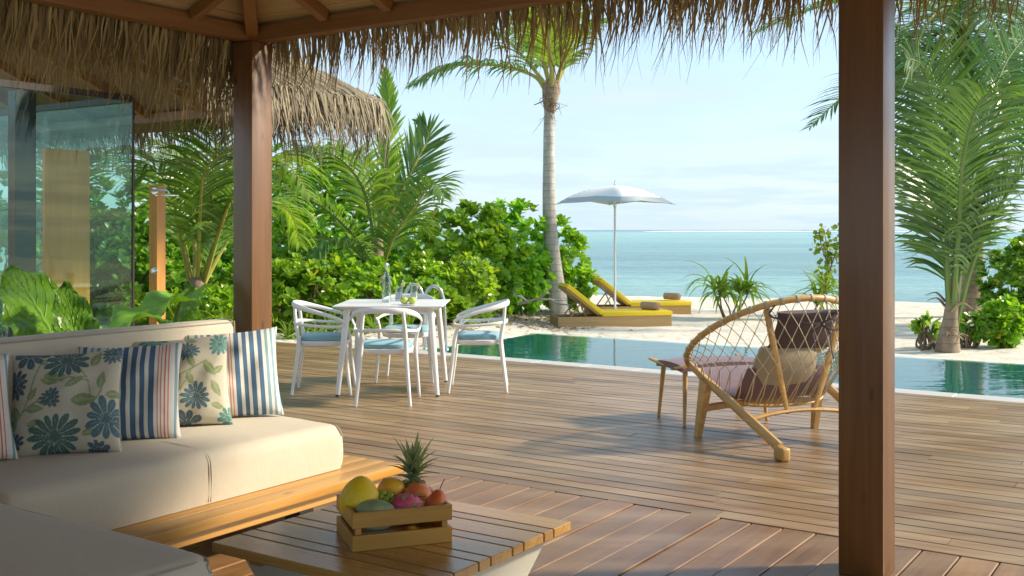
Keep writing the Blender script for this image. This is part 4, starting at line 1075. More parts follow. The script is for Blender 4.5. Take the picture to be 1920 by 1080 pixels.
# ---------------- things on the table
def on_table(px, py): D = (H - TZ) * 2016 / (py - 431); return Vector(((px - 960) / 2016 * D, D, TZ))
q = on_table(725, 567); b_ = thing('water_bottle', 'clear swing top glass bottle of water standing on the white table', 'bottle', q)
prof = [(.001, .002), (.038, .0), (.0405, .006), (.0405, .185), (.036, .215), (.022, .248), (.0155, .272), (.0145, .308), (.018, .312), (.018, .322), (.014, .324)]
part('glass', MB().lathe(prof, n=20), M['clear'], b_)
part('water', MB().lathe([(.001, .006), (.0375, .008), (.0375, .178), (.001, .179)], n=16), M['clear'], b_)
part('stopper', MB().lathe([(.001, .322), (.013, .324), (.014, .336), (.009, .344), (.001, .346)], n=12), M['white'], b_)
part('wire', MB().tube(spline([(.017, 0, .30), (.024, 0, .315), (.018, 0, .338), (0, 0, .347), (-.018, 0, .338), (-.024, 0, .315), (-.017, 0, .30)], 4), .0016, 5), M['chrome'], b_)
M['ice'] = plain('ice_water', (.70, .76, .78), .15, var=.05, Transmission_Weight=.6)
M['lime'] = skin('lime_skin', (.38, .46, .06), (.50, .58, .12), .35, 20)
M['limecut'] = plain('lime_slice', (.68, .66, .25), .4)
for i, (px, lab) in enumerate(((748, 'water glass with a lime slice, left of the two on the white table'), (776, 'water glass with a lime slice, right of the two on the white table'))):
    q = on_table(px, 564); g = thing('water_glass', lab, 'glass', q, 0, 'glasses on the white table')
    part('glass', MB().lathe([(.001, .0), (.030, .0), (.034, .005), (.037, .14), (.0355, .14), (.031, .012), (.001, .010)], n=20, cap=False), M['clear'], g)
    part('water', MB().lathe([(.001, .011), (.031, .012), (.0335, .078), (.001, .079)], n=16), M['ice'], g)
    part('lime_slice', MB().lathe([(.001, -.002), (.020, -.002), (.020, .002), (.001, .002)], (.036, 0, .146), n=16, rot=Matrix.Rotation(R(80), 3, 'X')), M['limecut'], g)
q = on_table(766, 572); pt = thing('small_plate', 'small white plate under the two limes on the white table', 'plate', q)
part('dish', MB().lathe([(.001, .001), (.05, .001), (.075, .008), (.076, .010), (.05, .004), (.001, .004)], n=24, cap=False), M['white'], pt)
for i, (px, lab) in enumerate(((758, 'green lime on the small plate, left of the pair'), (773, 'green lime on the small plate, right of the pair'))):
    c_ = on_table(px, 571); fruit('lime', lab, 'fruit', c_ + Vector((0, 0, .036)), (.036, .030, .031), M['lime'])

# ================================================================== ROUND ROPE CHAIR + OTTOMAN
AR = .3554; CH = Vector((1.797, 7.167, 0))
rc = thing('rope_lounge_chair', 'round wooden lounge chair with knotted rope net back, seen from behind beside the post', 'chair', CH, AR)
HC = Vector((0, .154, .661)); HR = .568; TL = .567
dv_ = Vector((0, -math.cos(TL), math.sin(TL)))
def hoop(g, r=HR): return HC + Vector((math.sin(g), 0, 0)) * r + dv_ * (math.cos(g) * r)   # g=0 rear top
part('hoop', MB().tube([hoop(2 * math.pi * i / 72) for i in range(72)], .0215, 12, closed=True), M['oak'], rc)
low = [Vector(p) for p in [(-.48, .40, .50), (-.455, .22, .41), (-.40, .09, .325), (-.31, .0, .262), (-.16, -.045, .243), (0, -.055, .240), (.16, -.045, .243), (.31, .0, .262), (.40, .09, .325), (.455, .22, .41), (.48, .40, .50)]]
lows = spline(low, 12)
cum = [0]
for i in range(1, len(lows)): cum.append(cum[-1] + (lows[i] - lows[i - 1]).length)
def lowp(t):
    d_ = t * cum[-1]
    for i in range(1, len(cum)):
        if cum[i] >= d_ - 1e-9:
            return lows[i - 1].lerp(lows[i], (d_ - cum[i - 1]) / max(1e-9, cum[i] - cum[i - 1]))
    return lows[-1]
part('seat_rim', MB().tube(lows, .013, 8, flat=(1, .8)), M['oak'], rc)
for s_ in (-1, 1):
    heel = [(s_ * .376, -.53, .075), (s_ * .402, -.22, .205), (s_ * .425, .10, .335), (s_ * .445, .42, .462)]
    part('side_rail', MB().tube(spline(heel, 5), interp([.036, .034, .031, .024], 16), 10, flat=(.8, 1.0), up=(0, 0, 1)), M['oak'], rc)
    part('rear_foot', MB().bbox((s_ * .374, -.548, .042), (.064, .10, .084), .016, seg=3), M['oak'], rc)
    # front leg, tapered slab
    mb = MB(); x = s_ * .452; xb = s_ * .470
    mb.hexa([(xb - .020, .268, 0), (xb + .020, .268, 0), (xb + .020, .306, 0), (xb - .020, .306, 0)], [(x - .024, .165, .365), (x + .024, .165, .365), (x + .024, .255, .40), (x - .024, .255, .40)])
    part('leg', mb, M['oak'], rc, smooth=False)
    part('back_strut', MB().tube(spline([(s_ * .10, -.215, .215), (s_ * .19, -.235, .52), (s_ * .292, -.262, .895)], 6), interp([.014, .027, .024], 13), 8, flat=(1.0, .55), up=(0, 1, 0)), M['oak'], rc)
part('front_rail', MB().tube(spline([(-.46, .235, .20), (-.2, .25, .215), (.2, .25, .215), (.46, .235, .20)], 5), .026, 10, flat=(.45, 1.0), up=(0, 0, 1)), M['oak'], rc)
part('rear_stretcher', MB().tube(spline([(-.402, -.22, .192), (-.22, -.215, .222), (0, -.212, .234), (.22, -.215, .222), (.402, -.22, .192)], 5), interp([.022, .019, .018, .019, .022], 21), 10, flat=(1.1, .75), up=(0, 0, 1)), M['oak'], rc)
# net
NN = 44; GA = R(112)
def S_(i, t):
    a = i / NN; g = lerp(-GA, GA, a); p = hoop(g); q = lowp(min(1, max(0, lerp(.02, .98, a))))
    r_ = p.lerp(q, t); bulge = .10 * math.sin(math.pi * t) * (max(0.0, math.sin(math.pi * a)) ** .7)
    return r_ + Vector((0, -bulge, -bulge * .45))
rowsT = [0, .10, .20, .305, .41, .51, .60]
net = MB(); kn = []; wr_l = []
for i in range(NN + 1):
    g = lerp(-GA, GA, i / NN); c_ = hoop(g)
    if i % 2 == 0:
        tng = (hoop(g + .01) - c_).normalized(); a1 = tng.orthogonal().normalized(); b1 = tng.cross(a1)
        for o_ in (-.006, 0, .006):
            wr_l.append([c_ + tng * o_ + (a1 * math.cos(k * math.pi / 6) + b1 * math.sin(k * math.pi / 6)) * .0235 for k in range(12)])
        wq = MB(); [wq.tube(q_, .0034, 4, closed=True) for q_ in wr_l[-3:]]; part('rope_binding', wq, M['rope'], rc)
for r_ in range(len(rowsT) - 1):
    for i in range(NN + 1):
        if (i + r_) % 2: continue
        p = S_(i, rowsT[r_])
        for d_ in (-1, 1):
            if 0 <= i + d_ <= NN: net.tube([p, S_(i + d_, rowsT[r_ + 1])], .0027, 5, cap=False)
        if r_ > 0: kn.append(p)
r_ = len(rowsT) - 1
for i in range(NN + 1):
    if (i + r_) % 2: continue
    p = S_(i, rowsT[r_]); kn.append(p)
    for d_ in (-.32, .32): net.tube([p, S_(i + d_, .86), S_(i + d_ * 1.2, 1.0)], .0040, 5, cap=False)
nto = part('rope_net', net, M['rope'], rc); km = mesh_of('knot', MB().ball((0, 0, 0), (.0068, .0068, .0075), 4), M['rope'])
for p in kn: link('knot', km, nto, p)
# seat pad, back pillow, head pillow
def slab(path, widths, th, mat, name, parent, nseg=3, rnd=.5):
    pts = spline(path, nseg); W = interp(widths, len(pts)); mb = MB(); m = len(pts); K = 12
    for i, p in enumerate(pts):
        t = (pts[min(i + 1, m - 1)] - pts[max(i - 1, 0)]).normalized(); x = Vector((1, 0, 0)); n = x.cross(t).normalized()
        e = math.sin(math.pi * min(1, max(0, (i + .35) / (m - .3)))) ** .35
        for k in range(K):
            g = 2 * math.pi * k / K; c, s_ = math.cos(g), math.sin(g)
            X = math.copysign(abs(c) ** .55, c) * W[i] / 2; Z = math.copysign(abs(s_) ** .9, s_) * th / 2 * e
            mb.v.append(tuple(p + x * X + n * Z))
    for i in range(m - 1):
        for k in range(K): mb.f.append((i * K + k, i * K + (k + 1) % K, (i + 1) * K + (k + 1) % K, (i + 1) * K + k)); mb.m.append(0)
    mb.f.append(tuple(range(K - 1, -1, -1))); mb.f.append(tuple((m - 1) * K + k for k in range(K))); mb.m += [0, 0]
    return part(name, mb, mat, parent)
slab([(0, .60, .415), (0, .40, .375), (0, .18, .315), (0, .04, .300), (0, -.03, .37), (0, -.075, .50)], [.62, .80, .82, .72, .70, .62], .055, M['mauve'], 'seat_pad', rc)
slab([(-.02, .03, .325), (-.02, -.02, .42), (-.02, -.075, .53), (-.02, -.105, .635)], [.48, .50, .48, .44], .12, M['beige'], 'back_pillow', rc)
slab([(.07, -.105, .625), (.07, -.135, .70), (.07, -.175, .79), (.07, -.215, .87)], [.52, .46, .45, .50], .09, M['darkmauve'], 'head_pillow', rc)
bow = MB()
for pth in ([(-.26, -.285, .845), (-.1, -.315, .815), (.06, -.33, .80), (.30, -.27, .84)], [(.06, -.34, .80), (.0, -.345, .76), (.015, -.34, .69), (.02, -.335, .62)], [(.06, -.34, .80), (.13, -.34, .74), (.15, -.335, .62), (.17, -.33, .57)],
            [(.06, -.34, .80), (.14, -.36, .83), (.22, -.34, .77), (.14, -.35, .76), (.06, -.34, .80)], [(-.26, -.285, .845), (-.29, -.29, .87), (-.275, -.30, .90), (-.245, -.29, .925)]):
    bow.tube(spline(pth, 5), .007, 6, flat=(.35, 1), up=(0, 0, 1))
part('tie_ribbon', bow, M['ribbon'], rc)
# ottoman
OT = Vector((1.487, 7.985, 0))
ot = thing('ottoman', 'low wooden ottoman with a mauve sling pad in front of the rope chair', 'ottoman', OT, AR + R(-1))
for s_ in (-1, 1):
    part('side_frame', MB().tube(spline([(s_ * .375, -.27, .430), (s_ * .345, -.12, .405), (s_ * .335, 0, .398), (s_ * .345, .12, .405), (s_ * .375, .27, .430)], 5), interp([.020, .022, .022, .022, .020], 21), 10, flat=(1.0, .6), up=(0, 0, 1)), M['oak'], ot)
    for t_ in (-1, 1): part('leg', MB().tube([(s_ * .315, t_ * .165, .395), (s_ * .34, t_ * .20, 0)], [.020, .012], 10), M['oak'], ot)
part('cross_rail', MB().tube([(-.34, 0, .385), (.34, 0, .385)], .014, 8), M['oak'], ot)
mb = MB(); K = 14
for i in range(K + 1):
    x = lerp(-.36, .36, i / K); z = .415 + .028 * (1 - (x / .36) ** 2) + (0.01 if abs(x) > .3 else 0)
    for j in range(9):
        y = lerp(-.20, .20, j / 8); mb.v.append((x, y, z + .012 * (1 - (y / .2) ** 2)))
for i in range(K):
    for j in range(8): k = i * 9 + j; mb.f.append((k, k + 1, k + 10, k + 9)); mb.m.append(0)
n0 = len(mb.v); mb.v += [(x, y, z - .045) for x, y, z in mb.v]; mb.f += [tuple(reversed([q + n0 for q in f])) for f in list(mb.f)]
ring = [i * 9 for i in range(K + 1)] + [K * 9 + j for j in range(1, 9)] + [i * 9 + 8 for i in range(K - 1, -1, -1)] + [j for j in range(7, 0, -1)]
for i in range(len(ring)): a, b = ring[i], ring[(i + 1) % len(ring)]; mb.f.append((b, a, a + n0, b + n0))
mb.m = [0] * len(mb.f); part('pad', mb, M['mauve'], ot)

# ================================================================== SUN LOUNGERS + UMBRELLA
def lounger(label, loc, rz):
    t = thing('sun_lounger', label, 'sun lounger', loc, rz, 'sun loungers on the beach')
    Lx, W_, hh = 2.06, .66, .20        # x along, foot end at +x
    for s_ in (-1, 1): part('side_board', MB().bbox((0, s_ * (W_ / 2 - .012), hh / 2), (Lx, .024, hh), .003, seg=1), M['lounger'], t, smooth=False)
    for s_ in (-1, 1): part('end_board', MB().box((s_ * (Lx / 2 - .0125), 0, hh / 2 - .001), (.024, W_ - .05, hh - .002)), M['lounger'], t, smooth=False)
    for i in range(10): part('slat', MB().box((-.12 + i * .12, 0, hh - .03), (.09, W_ - .052, .02)), M['lounger'], t, smooth=False)
    part('seat_mattress', MB().bbox((.405, 0, hh + .042), (1.28, W_ + .01, .08), .012, seg=3), M['yellow'], t)
    a = R(38); rot = Matrix.Rotation(a, 3, 'Y'); bl = .80
    c_ = Vector((-.26, 0, hh + .02)) + Vector((-math.cos(a), 0, math.sin(a))) * bl / 2
    part('back_mattress', MB().bbox(c_ + rot @ Vector((0, 0, .045)), (bl, W_ + .006, .08), .012, rot, seg=3), M['yellow'], t)
    part('back_frame', MB().bbox(c_ - rot @ Vector((0, 0, .012)), (bl - .04, W_ - .08, .03), .003, rot, seg=1), M['lounger'], t)
    for s_ in (-1, 1):
        part('strut', MB().tube([c_ + Vector((-.02, s_ * .24, -.02)), (-.86, s_ * .24, .09)], .013, 6), M['lounger'], t)
        part('strut', MB().tube([c_ + Vector((-.04, s_ * .20, -.02)), (-.46, s_ * .20, .10)], .013, 6), M['lounger'], t)
    return t
def sandz(x, y): return terr(*uv_of(x, y))
A_ = R(11); cth = Vector((math.cos(A_), math.sin(A_), 0)); pth_ = Vector((-math.sin(A_), math.cos(A_), 0))
nc = Vector((.80, 18.6, 0)) + cth * 1.03 + pth_ * .33
zL = min(sandz(nc.x, nc.y), -.26)
l1 = lounger('yellow cushioned sun lounger nearest the pool with its back raised', (nc.x, nc.y, zL - .02), A_)
n2 = nc + Vector((.80, 2.75, 0))
l2 = dup(l1, (n2.x, n2.y, min(sandz(n2.x, n2.y), -.28) - .02), A_, 'yellow cushioned sun lounger farther from the pool, behind the umbrella pole')
for (c_, lab) in ((nc, 'brown rolled towel on the nearer yellow lounger'), (n2, 'brown rolled towel on the farther yellow lounger')):
    p = c_ + cth * .74; z = zL - .02 + .20 + .082 + .072
    tw = thing('rolled_towel', lab, 'towel', (p.x, p.y, z), R(44), 'rolled towels on the loungers')
    ca_ = Matrix.Rotation(R(90), 3, 'X')
    part('roll', MB().lathe([(.001, -.19), (.05, -.19), (.07, -.175), (.072, 0), (.07, .175), (.05, .19), (.001, .19)], n=18, rot=ca_), M['towel'], tw)
    sp_ = [Vector((r_ * math.cos(g), -.191, r_ * math.sin(g))) for g, r_ in ((k * .5, .006 + .055 * k / 36) for k in range(37))]
    part('spiral_fold', MB().tube(sp_, .003, 4), M['towel'], tw)
UX, UY = 2.0, 20.9
zu = sandz(UX, UY)
um = thing('beach_umbrella', 'white and grey square beach umbrella standing between the two yellow loungers', 'umbrella', (UX, UY, zu), R(45))
ztop = 2.26 - zu
def can(p, t):   # p in [-1,1]^2 square grid -> canopy; corners long, edges concave
    a, b = p; r_ = 1.12 / math.sqrt(2)
    m = max(abs(a), abs(b)); 
    if m < 1e-6: return Vector((0, 0, ztop))
    mn = min(abs(a), abs(b)) / m
    k = lerp(.80, 1.0, mn ** 1.6)
    x, y = a * r_ * 1.02 * k, b * r_ * 1.02 * k
    rr = math.hypot(x, y)
    rib = mn ** 2.0
    return Vector((x, y, ztop - (.30 + .05 * mn) * m ** 2.05 + t))
N = 24; mb = MB(); mg = MB()
gp = [(-1 + 2 * i / N) for i in range(N + 1)]
for (b_, t) in ((mb, 0), (mg, 0)):
    for j in range(N + 1):
        for i in range(N + 1): b_.v.append(tuple(can((gp[i], gp[j]), t)))
W_ = N + 1
for j in range(N):
    for i in range(N):
        k = j * W_ + i; m = max(abs((gp[i] + gp[i + 1]) / 2), abs((gp[j] + gp[j + 1]) / 2))
        q = (k, k + 1, k + 1 + W_, k + W_)
        if m < .80: mb.f.append(q); mb.m.append(0)
        else: mg.f.append(q); mg.m.append(0)
part('canopy', mb, M['canopy'], um); part('canopy_border', mg, M['gray'], um)
part('pole', MB().tube([(0, 0, 0), (0, 0, ztop + .02)], .022, 12), M['white'], um)
part('finial', MB().lathe([(.02, ztop + .0), (.024, ztop + .03), (.010, ztop + .05), (.012, ztop + .09), (.001, ztop + .12)], n=10), M['chrome'], um)
part('hub', MB().lathe([(.022, ztop - .42), (.04, ztop - .41), (.04, ztop - .35), (.022, ztop - .34)], n=12), M['chrome'], um)
for sx in (-1, 1):
    for sy in (-1, 1):
        pts = [can((sx * q_, sy * q_), -.012) for q_ in (.0, .25, .5, .75, .98)]
        rb = part('rib', MB().tube(pts, .009, 6), M['white'], um)
        tip = can((sx, sy), 0); e_ = Vector((sx, sy, 0)).normalized()
        part('corner_tip', MB().tube([tip - e_ * .10 + Vector((0, 0, .01)), tip + e_ * .05 - Vector((0, 0, .02))], [.014, .006], 6), M['white'], um)
part('base_plate', MB().lathe([(.001, .02), (.2, .02), (.2, .05), (.03, .06), (.03, .2), (.023, .2)], n=20), M['base'], um)
# ================================================================== VEGETATION
def mesh_np(name, V, F, mat, smooth=False):
    me = bpy.data.meshes.new(name); V = np.asarray(V, np.float32)
    lens = np.array([len(f) for f in F], np.int32) if isinstance(F, list) else np.full(len(F), F.shape[1], np.int32)
    flat = np.concatenate([np.asarray(f, np.int32) for f in F]) if isinstance(F, list) else F.ravel().astype(np.int32)
    me.vertices.add(len(V)); me.vertices.foreach_set('co', V.ravel())
    me.loops.add(len(flat)); me.loops.foreach_set('vertex_index', flat)
    me.polygons.add(len(lens)); me.polygons.foreach_set('loop_start', np.concatenate([[0], np.cumsum(lens)[:-1]]).astype(np.int32))
    try: me.polygons.foreach_set('loop_total', lens)
    except Exception: pass
    if smooth: me.polygons.foreach_set('use_smooth', np.ones(len(lens), bool))
    me.materials.append(mat); me.update(calc_edges=True); me.validate(); return me
# leaf template along +Y, tris only
def leaf_tmpl(w=.42, fold=.10, curl=.12, tip=.9):
    ys = [0, .3, .62, .86, 1.0]; ws = [.03, .55 * w / .5 * .5, w * .5 * 1.0, w * .5 * tip, .02]
    V = []; 
    for y, a in zip(ys, ws):
        z = -curl * y * y
        V += [(-a, y, z + fold * a), (0, y, z), (a, y, z + fold * a)]
    F = []
    for i in range(4):
        for k in (0, 1): a = i * 3 + k; F += [(a, a + 1, a + 4), (a, a + 4, a + 3)]
    return np.array(V, np.float32), np.array(F, np.int32)
def scatter(tm, pos, dirs, nrm, size):
    V, F = tm; d = dirs / np.linalg.norm(dirs, axis=1, keepdims=True)
    x = np.cross(d, nrm); x /= np.maximum(1e-6, np.linalg.norm(x, axis=1, keepdims=True)); n = np.cross(x, d)
    B = np.stack([x, d, n], 1) * size[:, None, None]      # rows
    P = np.einsum('vk,nkj->nvj', V, B) + pos[:, None]
    N = len(pos); FF = (F[None] + (np.arange(N) * len(V))[:, None, None]).reshape(-1, 3)
    return P.reshape(-1, 3), FF
def bush(name, label, cat, base, blobs, dens, leaf, mat, size=(.10, .15), per=10, group=None, tm=None, stems=5, seed=0, up=.55, inner=.35):
    """blobs: (dx,dy,zc,rx,ry,rz) relative to base"""
    rs = np.random.default_rng(seed + 100); t = thing(name, label, cat, base, 0, group)
    P = []; Nn = []
    for k, (dx, dy, zc, rx, ry, rz_) in enumerate(blobs):
        area = 4 * math.pi * ((rx * ry) ** 1.6 / 3 + (rx * rz_) ** 1.6 / 3 + (ry * rz_) ** 1.6 / 3) ** (1 / 1.6)
        n = int(area * dens); v = rs.normal(size=(n, 3)); v /= np.linalg.norm(v, axis=1, keepdims=True)
        q = v * np.array([rx, ry, rz_]); nn = v / np.array([rx, ry, rz_]); nn /= np.linalg.norm(nn, axis=1, keepdims=True)
        jit = np.array([noise.noise(Vector(p * 2.3 + k)) for p in (q + np.array([dx, dy, zc]))])
        q = q * (1 + .26 * jit[:, None]) * (1 - inner * rs.random((n, 1)) ** 2.2); c = q + np.array([dx, dy, zc])
        keep = c[:, 2] > .04
        keep &= np.array([noise.noise(Vector(p * 3.1 + k * 7 + seed)) for p in c]) > -.30
        for j, (ex_, ey_, ez_, ax_, ay_, az_) in enumerate(blobs):
            if j != k: keep &= (((c - np.array([ex_, ey_, ez_])) / np.array([ax_, ay_, az_])) ** 2).sum(1) > .62
        P.append(c[keep]); Nn.append(nn[keep])
    P = np.concatenate(P); Nn = np.concatenate(Nn); n = len(P)
    axis = Nn * .75 + np.array([0, 0, up]) + rs.normal(0, .22, (n, 3)); axis /= np.linalg.norm(axis, axis=1, keepdims=True)
    a = np.cross(axis, np.array([.3, .2, .9])); a /= np.linalg.norm(a, axis=1, keepdims=True); b = np.cross(axis, a)
    pos, dr, nm, sz = [], [], [], []
    for k in range(per):
        g = k * 2.399 + rs.random(n) * .7; pol = (.35 + .85 * (k / per)) * (1 + .15 * rs.normal(size=n))
        d = axis * np.cos(pol)[:, None] + (a * np.cos(g)[:, None] + b * np.sin(g)[:, None]) * np.sin(pol)[:, None]
        pos.append(P - axis * (.02 + .05 * k / per)); dr.append(d); nm.append(axis + rs.normal(0, .15, (n, 3))); sz.append(rs.uniform(size[0], size[1], n) * (1.0 if k > 2 else .7))
    V, F = scatter(tm or TL1, np.concatenate(pos), np.concatenate(dr), np.concatenate(nm), np.concatenate(sz))
    o = link('foliage', mesh_np('foliage', V, F, mat, True), t); o['kind'] = 'stuff'
    mb = MB()
    for i in range(stems * 3):
        k = i % len(blobs); bl = blobs[k]; q = Vector((bl[0] + rs.uniform(-.6, .6) * bl[3], bl[1] + rs.uniform(-.6, .6) * bl[4], bl[2] + rs.uniform(0, .5) * bl[5]))
        s_ = Vector((bl[0] * .5 + rs.uniform(-.15, .15), bl[1] * .5 + rs.uniform(-.15, .15), -.05))
        mid = s_.lerp(q, .5) + Vector((rs.uniform(-.12, .12), rs.uniform(-.12, .12), -.05)); mb.tube(spline([s_, mid, q], 4), interp([.022, .014, .006], 9), 6, cap=False)
    part('stems', mb, M['stem'], t)
    return t
TL1 = leaf_tmpl(.46, .25, .10, .95); TL2 = leaf_tmpl(.55, .15, .2, .7); TL3 = leaf_tmpl(.30, .2, .25, .7); TLR = leaf_tmpl(.85, .1, .1, .8)
def at(px, D): x = (px - 960) / 2016 * D; return (x, D, terr(*uv_of(x, D)))
def BB(name, label, cat, px, D, blobs, dens=26, mat='scaev', **kw):
    return bush(name, label, cat, at(px, D), blobs, dens, None, M[mat], **kw)
def hz(py, D): return H - (py - 431) / 2016 * D
S1 = 'glossy green beach shrubs'
BB('beach_shrub', 'glossy green shrub between the veranda post and the left white chair', 'shrub', 556, 15.3, [(0, 0, .5, .62, .55, .52), (.35, .3, .55, .5, .5, .5), (-.5, .2, .5, .5, .5, .48)], seed=1, group=S1, dens=34, size=(.11, .165))
BB('beach_shrub', 'glossy green shrub right behind the left white chair', 'shrub', 640, 15.7, [(0, 0, .52, .6, .5, .5), (.45, .15, .45, .45, .45, .45), (-.4, .3, .55, .5, .5, .46)], seed=2, group=S1, dens=34, size=(.11, .165))
BB('beach_shrub', 'glossy green shrub behind the water bottle', 'shrub', 728, 16.1, [(0, 0, .50, .6, .5, .48), (.5, .1, .48, .5, .5, .5), (-.4, .3, .42, .5, .5, .46)], seed=3, group=S1, dens=34, size=(.11, .165))
BB('beach_shrub', 'low leafy shrub in front of the tall shrub mass, right of the glasses', 'shrub', 815, 16.6, [(0, 0, .5, .55, .5, .52), (.45, .3, .55, .5, .5, .5), (.1, -.3, .3, .5, .4, .34)], seed=4, group=S1, dens=34, size=(.12, .175))
BB('beach_shrub', 'tall glossy shrub above the right white chair', 'shrub', 868, 19.2, [(0, 0, 1.0, .95, .8, .95), (-.4, -.4, .6, .7, .6, .6), (.3, -.5, .7, .7, .6, .6)], seed=5, group=S1, dens=26, size=(.15, .22))
BB('beach_shrub', 'tallest glossy shrub just left of the leaning palm trunk', 'shrub', 950, 21.4, [(0, 0, 1.15, .86, .8, 1.04), (-.3, -.6, .75, .7, .6, .65), (.35, -.2, .8, .5, .5, .7)], seed=6, group=S1, dens=26, size=(.15, .22))
BB('beach_shrub', 'rounded glossy shrub just behind and right of the leaning palm trunk', 'shrub', 1046, 22.4, [(0, 0, 1.0, .62, .6, .92), (.18, -.2, .5, .55, .5, .5)], seed=7, group=S1, dens=28, size=(.15, .22))
T1 = 'leafy trees behind the hedge'
for i, (px, D, top, w_, lab, m_, sd) in enumerate([(545, 20.5, 262, 1.25, 'tall leafy tree right beside the veranda post behind the palm', 'tree', 11), (640, 21.5, 268, 1.2, 'tall leafy tree behind the middle palm crown', 'scaev_d', 12), (470, 17.5, 300, 1.1, 'leafy tree seen on both sides of the veranda post', 'tree', 13),
        (716, 22.5, 375, .95, 'leafy tree right behind the middle palm trunk', 'tree', 14), (330, 17.0, 372, 1.0, 'leafy tree right behind the wooden shower post', 'scaev_d', 15), (405, 15.6, 420, .7, 'dense dark tree between the shower and the veranda post', 'tree', 16),
        (205, 15.5, 330, 1.1, 'leafy tree seen through the right glass pane of the pavilion', 'scaev_d', 17), (90, 16.5, 345, 1.2, 'leafy tree seen through the middle of the glass pavilion', 'tree', 18), (-20, 15.0, 330, 1.1, 'leafy tree seen through the glass at the left edge of the photo', 'tree', 19), (265, 19.5, 385, .9, 'leafy tree farther back, left of the shower post', 'tree', 20)]):
    h_ = hz(top, D); z0 = h_ * .52
    b_ = at(px, D)
    BB('garden_tree', lab, 'tree', px, D, [(0, 0, z0, w_, w_ * .8, h_ * .47), (w_ * .45, -.4, z0 * .7, w_ * .6, .6, h_ * .33), (-w_ * .5, -.3, z0 * .75, w_ * .6, .6, h_ * .35), (0, -.5, h_ * .25, w_ * .8, .5, h_ * .26)], dens=27, mat=m_, seed=sd, group=T1, size=(.10, .17), per=9, tm=TL2, stems=6, up=.35, inner=.5)
BB('beach_shrub', 'low bright shrub at the foot of the shower post', 'shrub', 300, 12.6, [(0, 0, .35, .55, .4, .38), (.7, .2, .35, .5, .4, .36)], seed=21, group=S1, dens=45, size=(.08, .12))
BB('beach_shrub', 'low bright shrub just left of the veranda post, behind the sofa end', 'shrub', 418, 12.2, [(0, 0, .42, .42, .4, .42), (-.3, .4, .4, .4, .4, .36)], seed=22, group=S1, dens=45, size=(.08, .12))
BB('beach_shrub', 'dense shrub at the right edge of the photo behind the pool', 'shrub', 1905, 17.6, [(0, 0, .75, .62, .6, .72), (.6, .2, .9, .7, .6, .8), (.1, -.4, .4, .5, .4, .4)], seed=23, group=S1, dens=32, mat='scaev_d', size=(.11, .17))
BB('beach_shrub', 'bright low shrub on the sand near the right edge beside the pool', 'shrub', 1884, 15.6, [(0, 0, .34, .30, .26, .36)], seed=24, group=S1, dens=45, size=(.13, .20))
BB('beach_shrub', 'small drooping seedling just left of the young palm foot', 'shrub', 1737, 15.3, [(0, 0, .30, .17, .15, .18)], seed=25, group=S1, dens=50, size=(.10, .16), up=-.6)
BB('beach_shrub', 'small drooping seedling just right of the young palm foot', 'shrub', 1822, 15.5, [(0, 0, .30, .24, .18, .19)], seed=26, group=S1, dens=50, size=(.10, .16), up=-.6, mat='scaev_d')
BB('beach_shrub', 'background shrub beyond the right edge of the pool', 'shrub', 2010, 19, [(0, 0, 1.0, 1.1, .9, 1.1)], seed=27, group=S1, dens=22, mat='scaev_d', size=(.12, .18))

# trees on the sand beyond the right edge of the photo, mirrored in the glass
for i, (x, y, h_, r_, lab) in enumerate([(17.5, 14.5, 3.8, 1.5, 'leafy tree on the sand behind the right end of the pool, past the palms')]):
    z_ = terr(*uv_of(x, y))
    bush('shade_tree', lab, 'tree', (x, y, z_), [(-.5, -.1, h_ * .76, r_ * 1.1, r_, h_ * .22), (.5, .3, h_ * .6, r_ * .7, r_ * .7, h_ * .2), (0, 0, h_ * .35, r_, r_, h_ * .32)], 11, None, M['tree'], seed=200 + i, size=(.16, .24), per=8, tm=TL2, stems=6, up=.35, inner=.5)
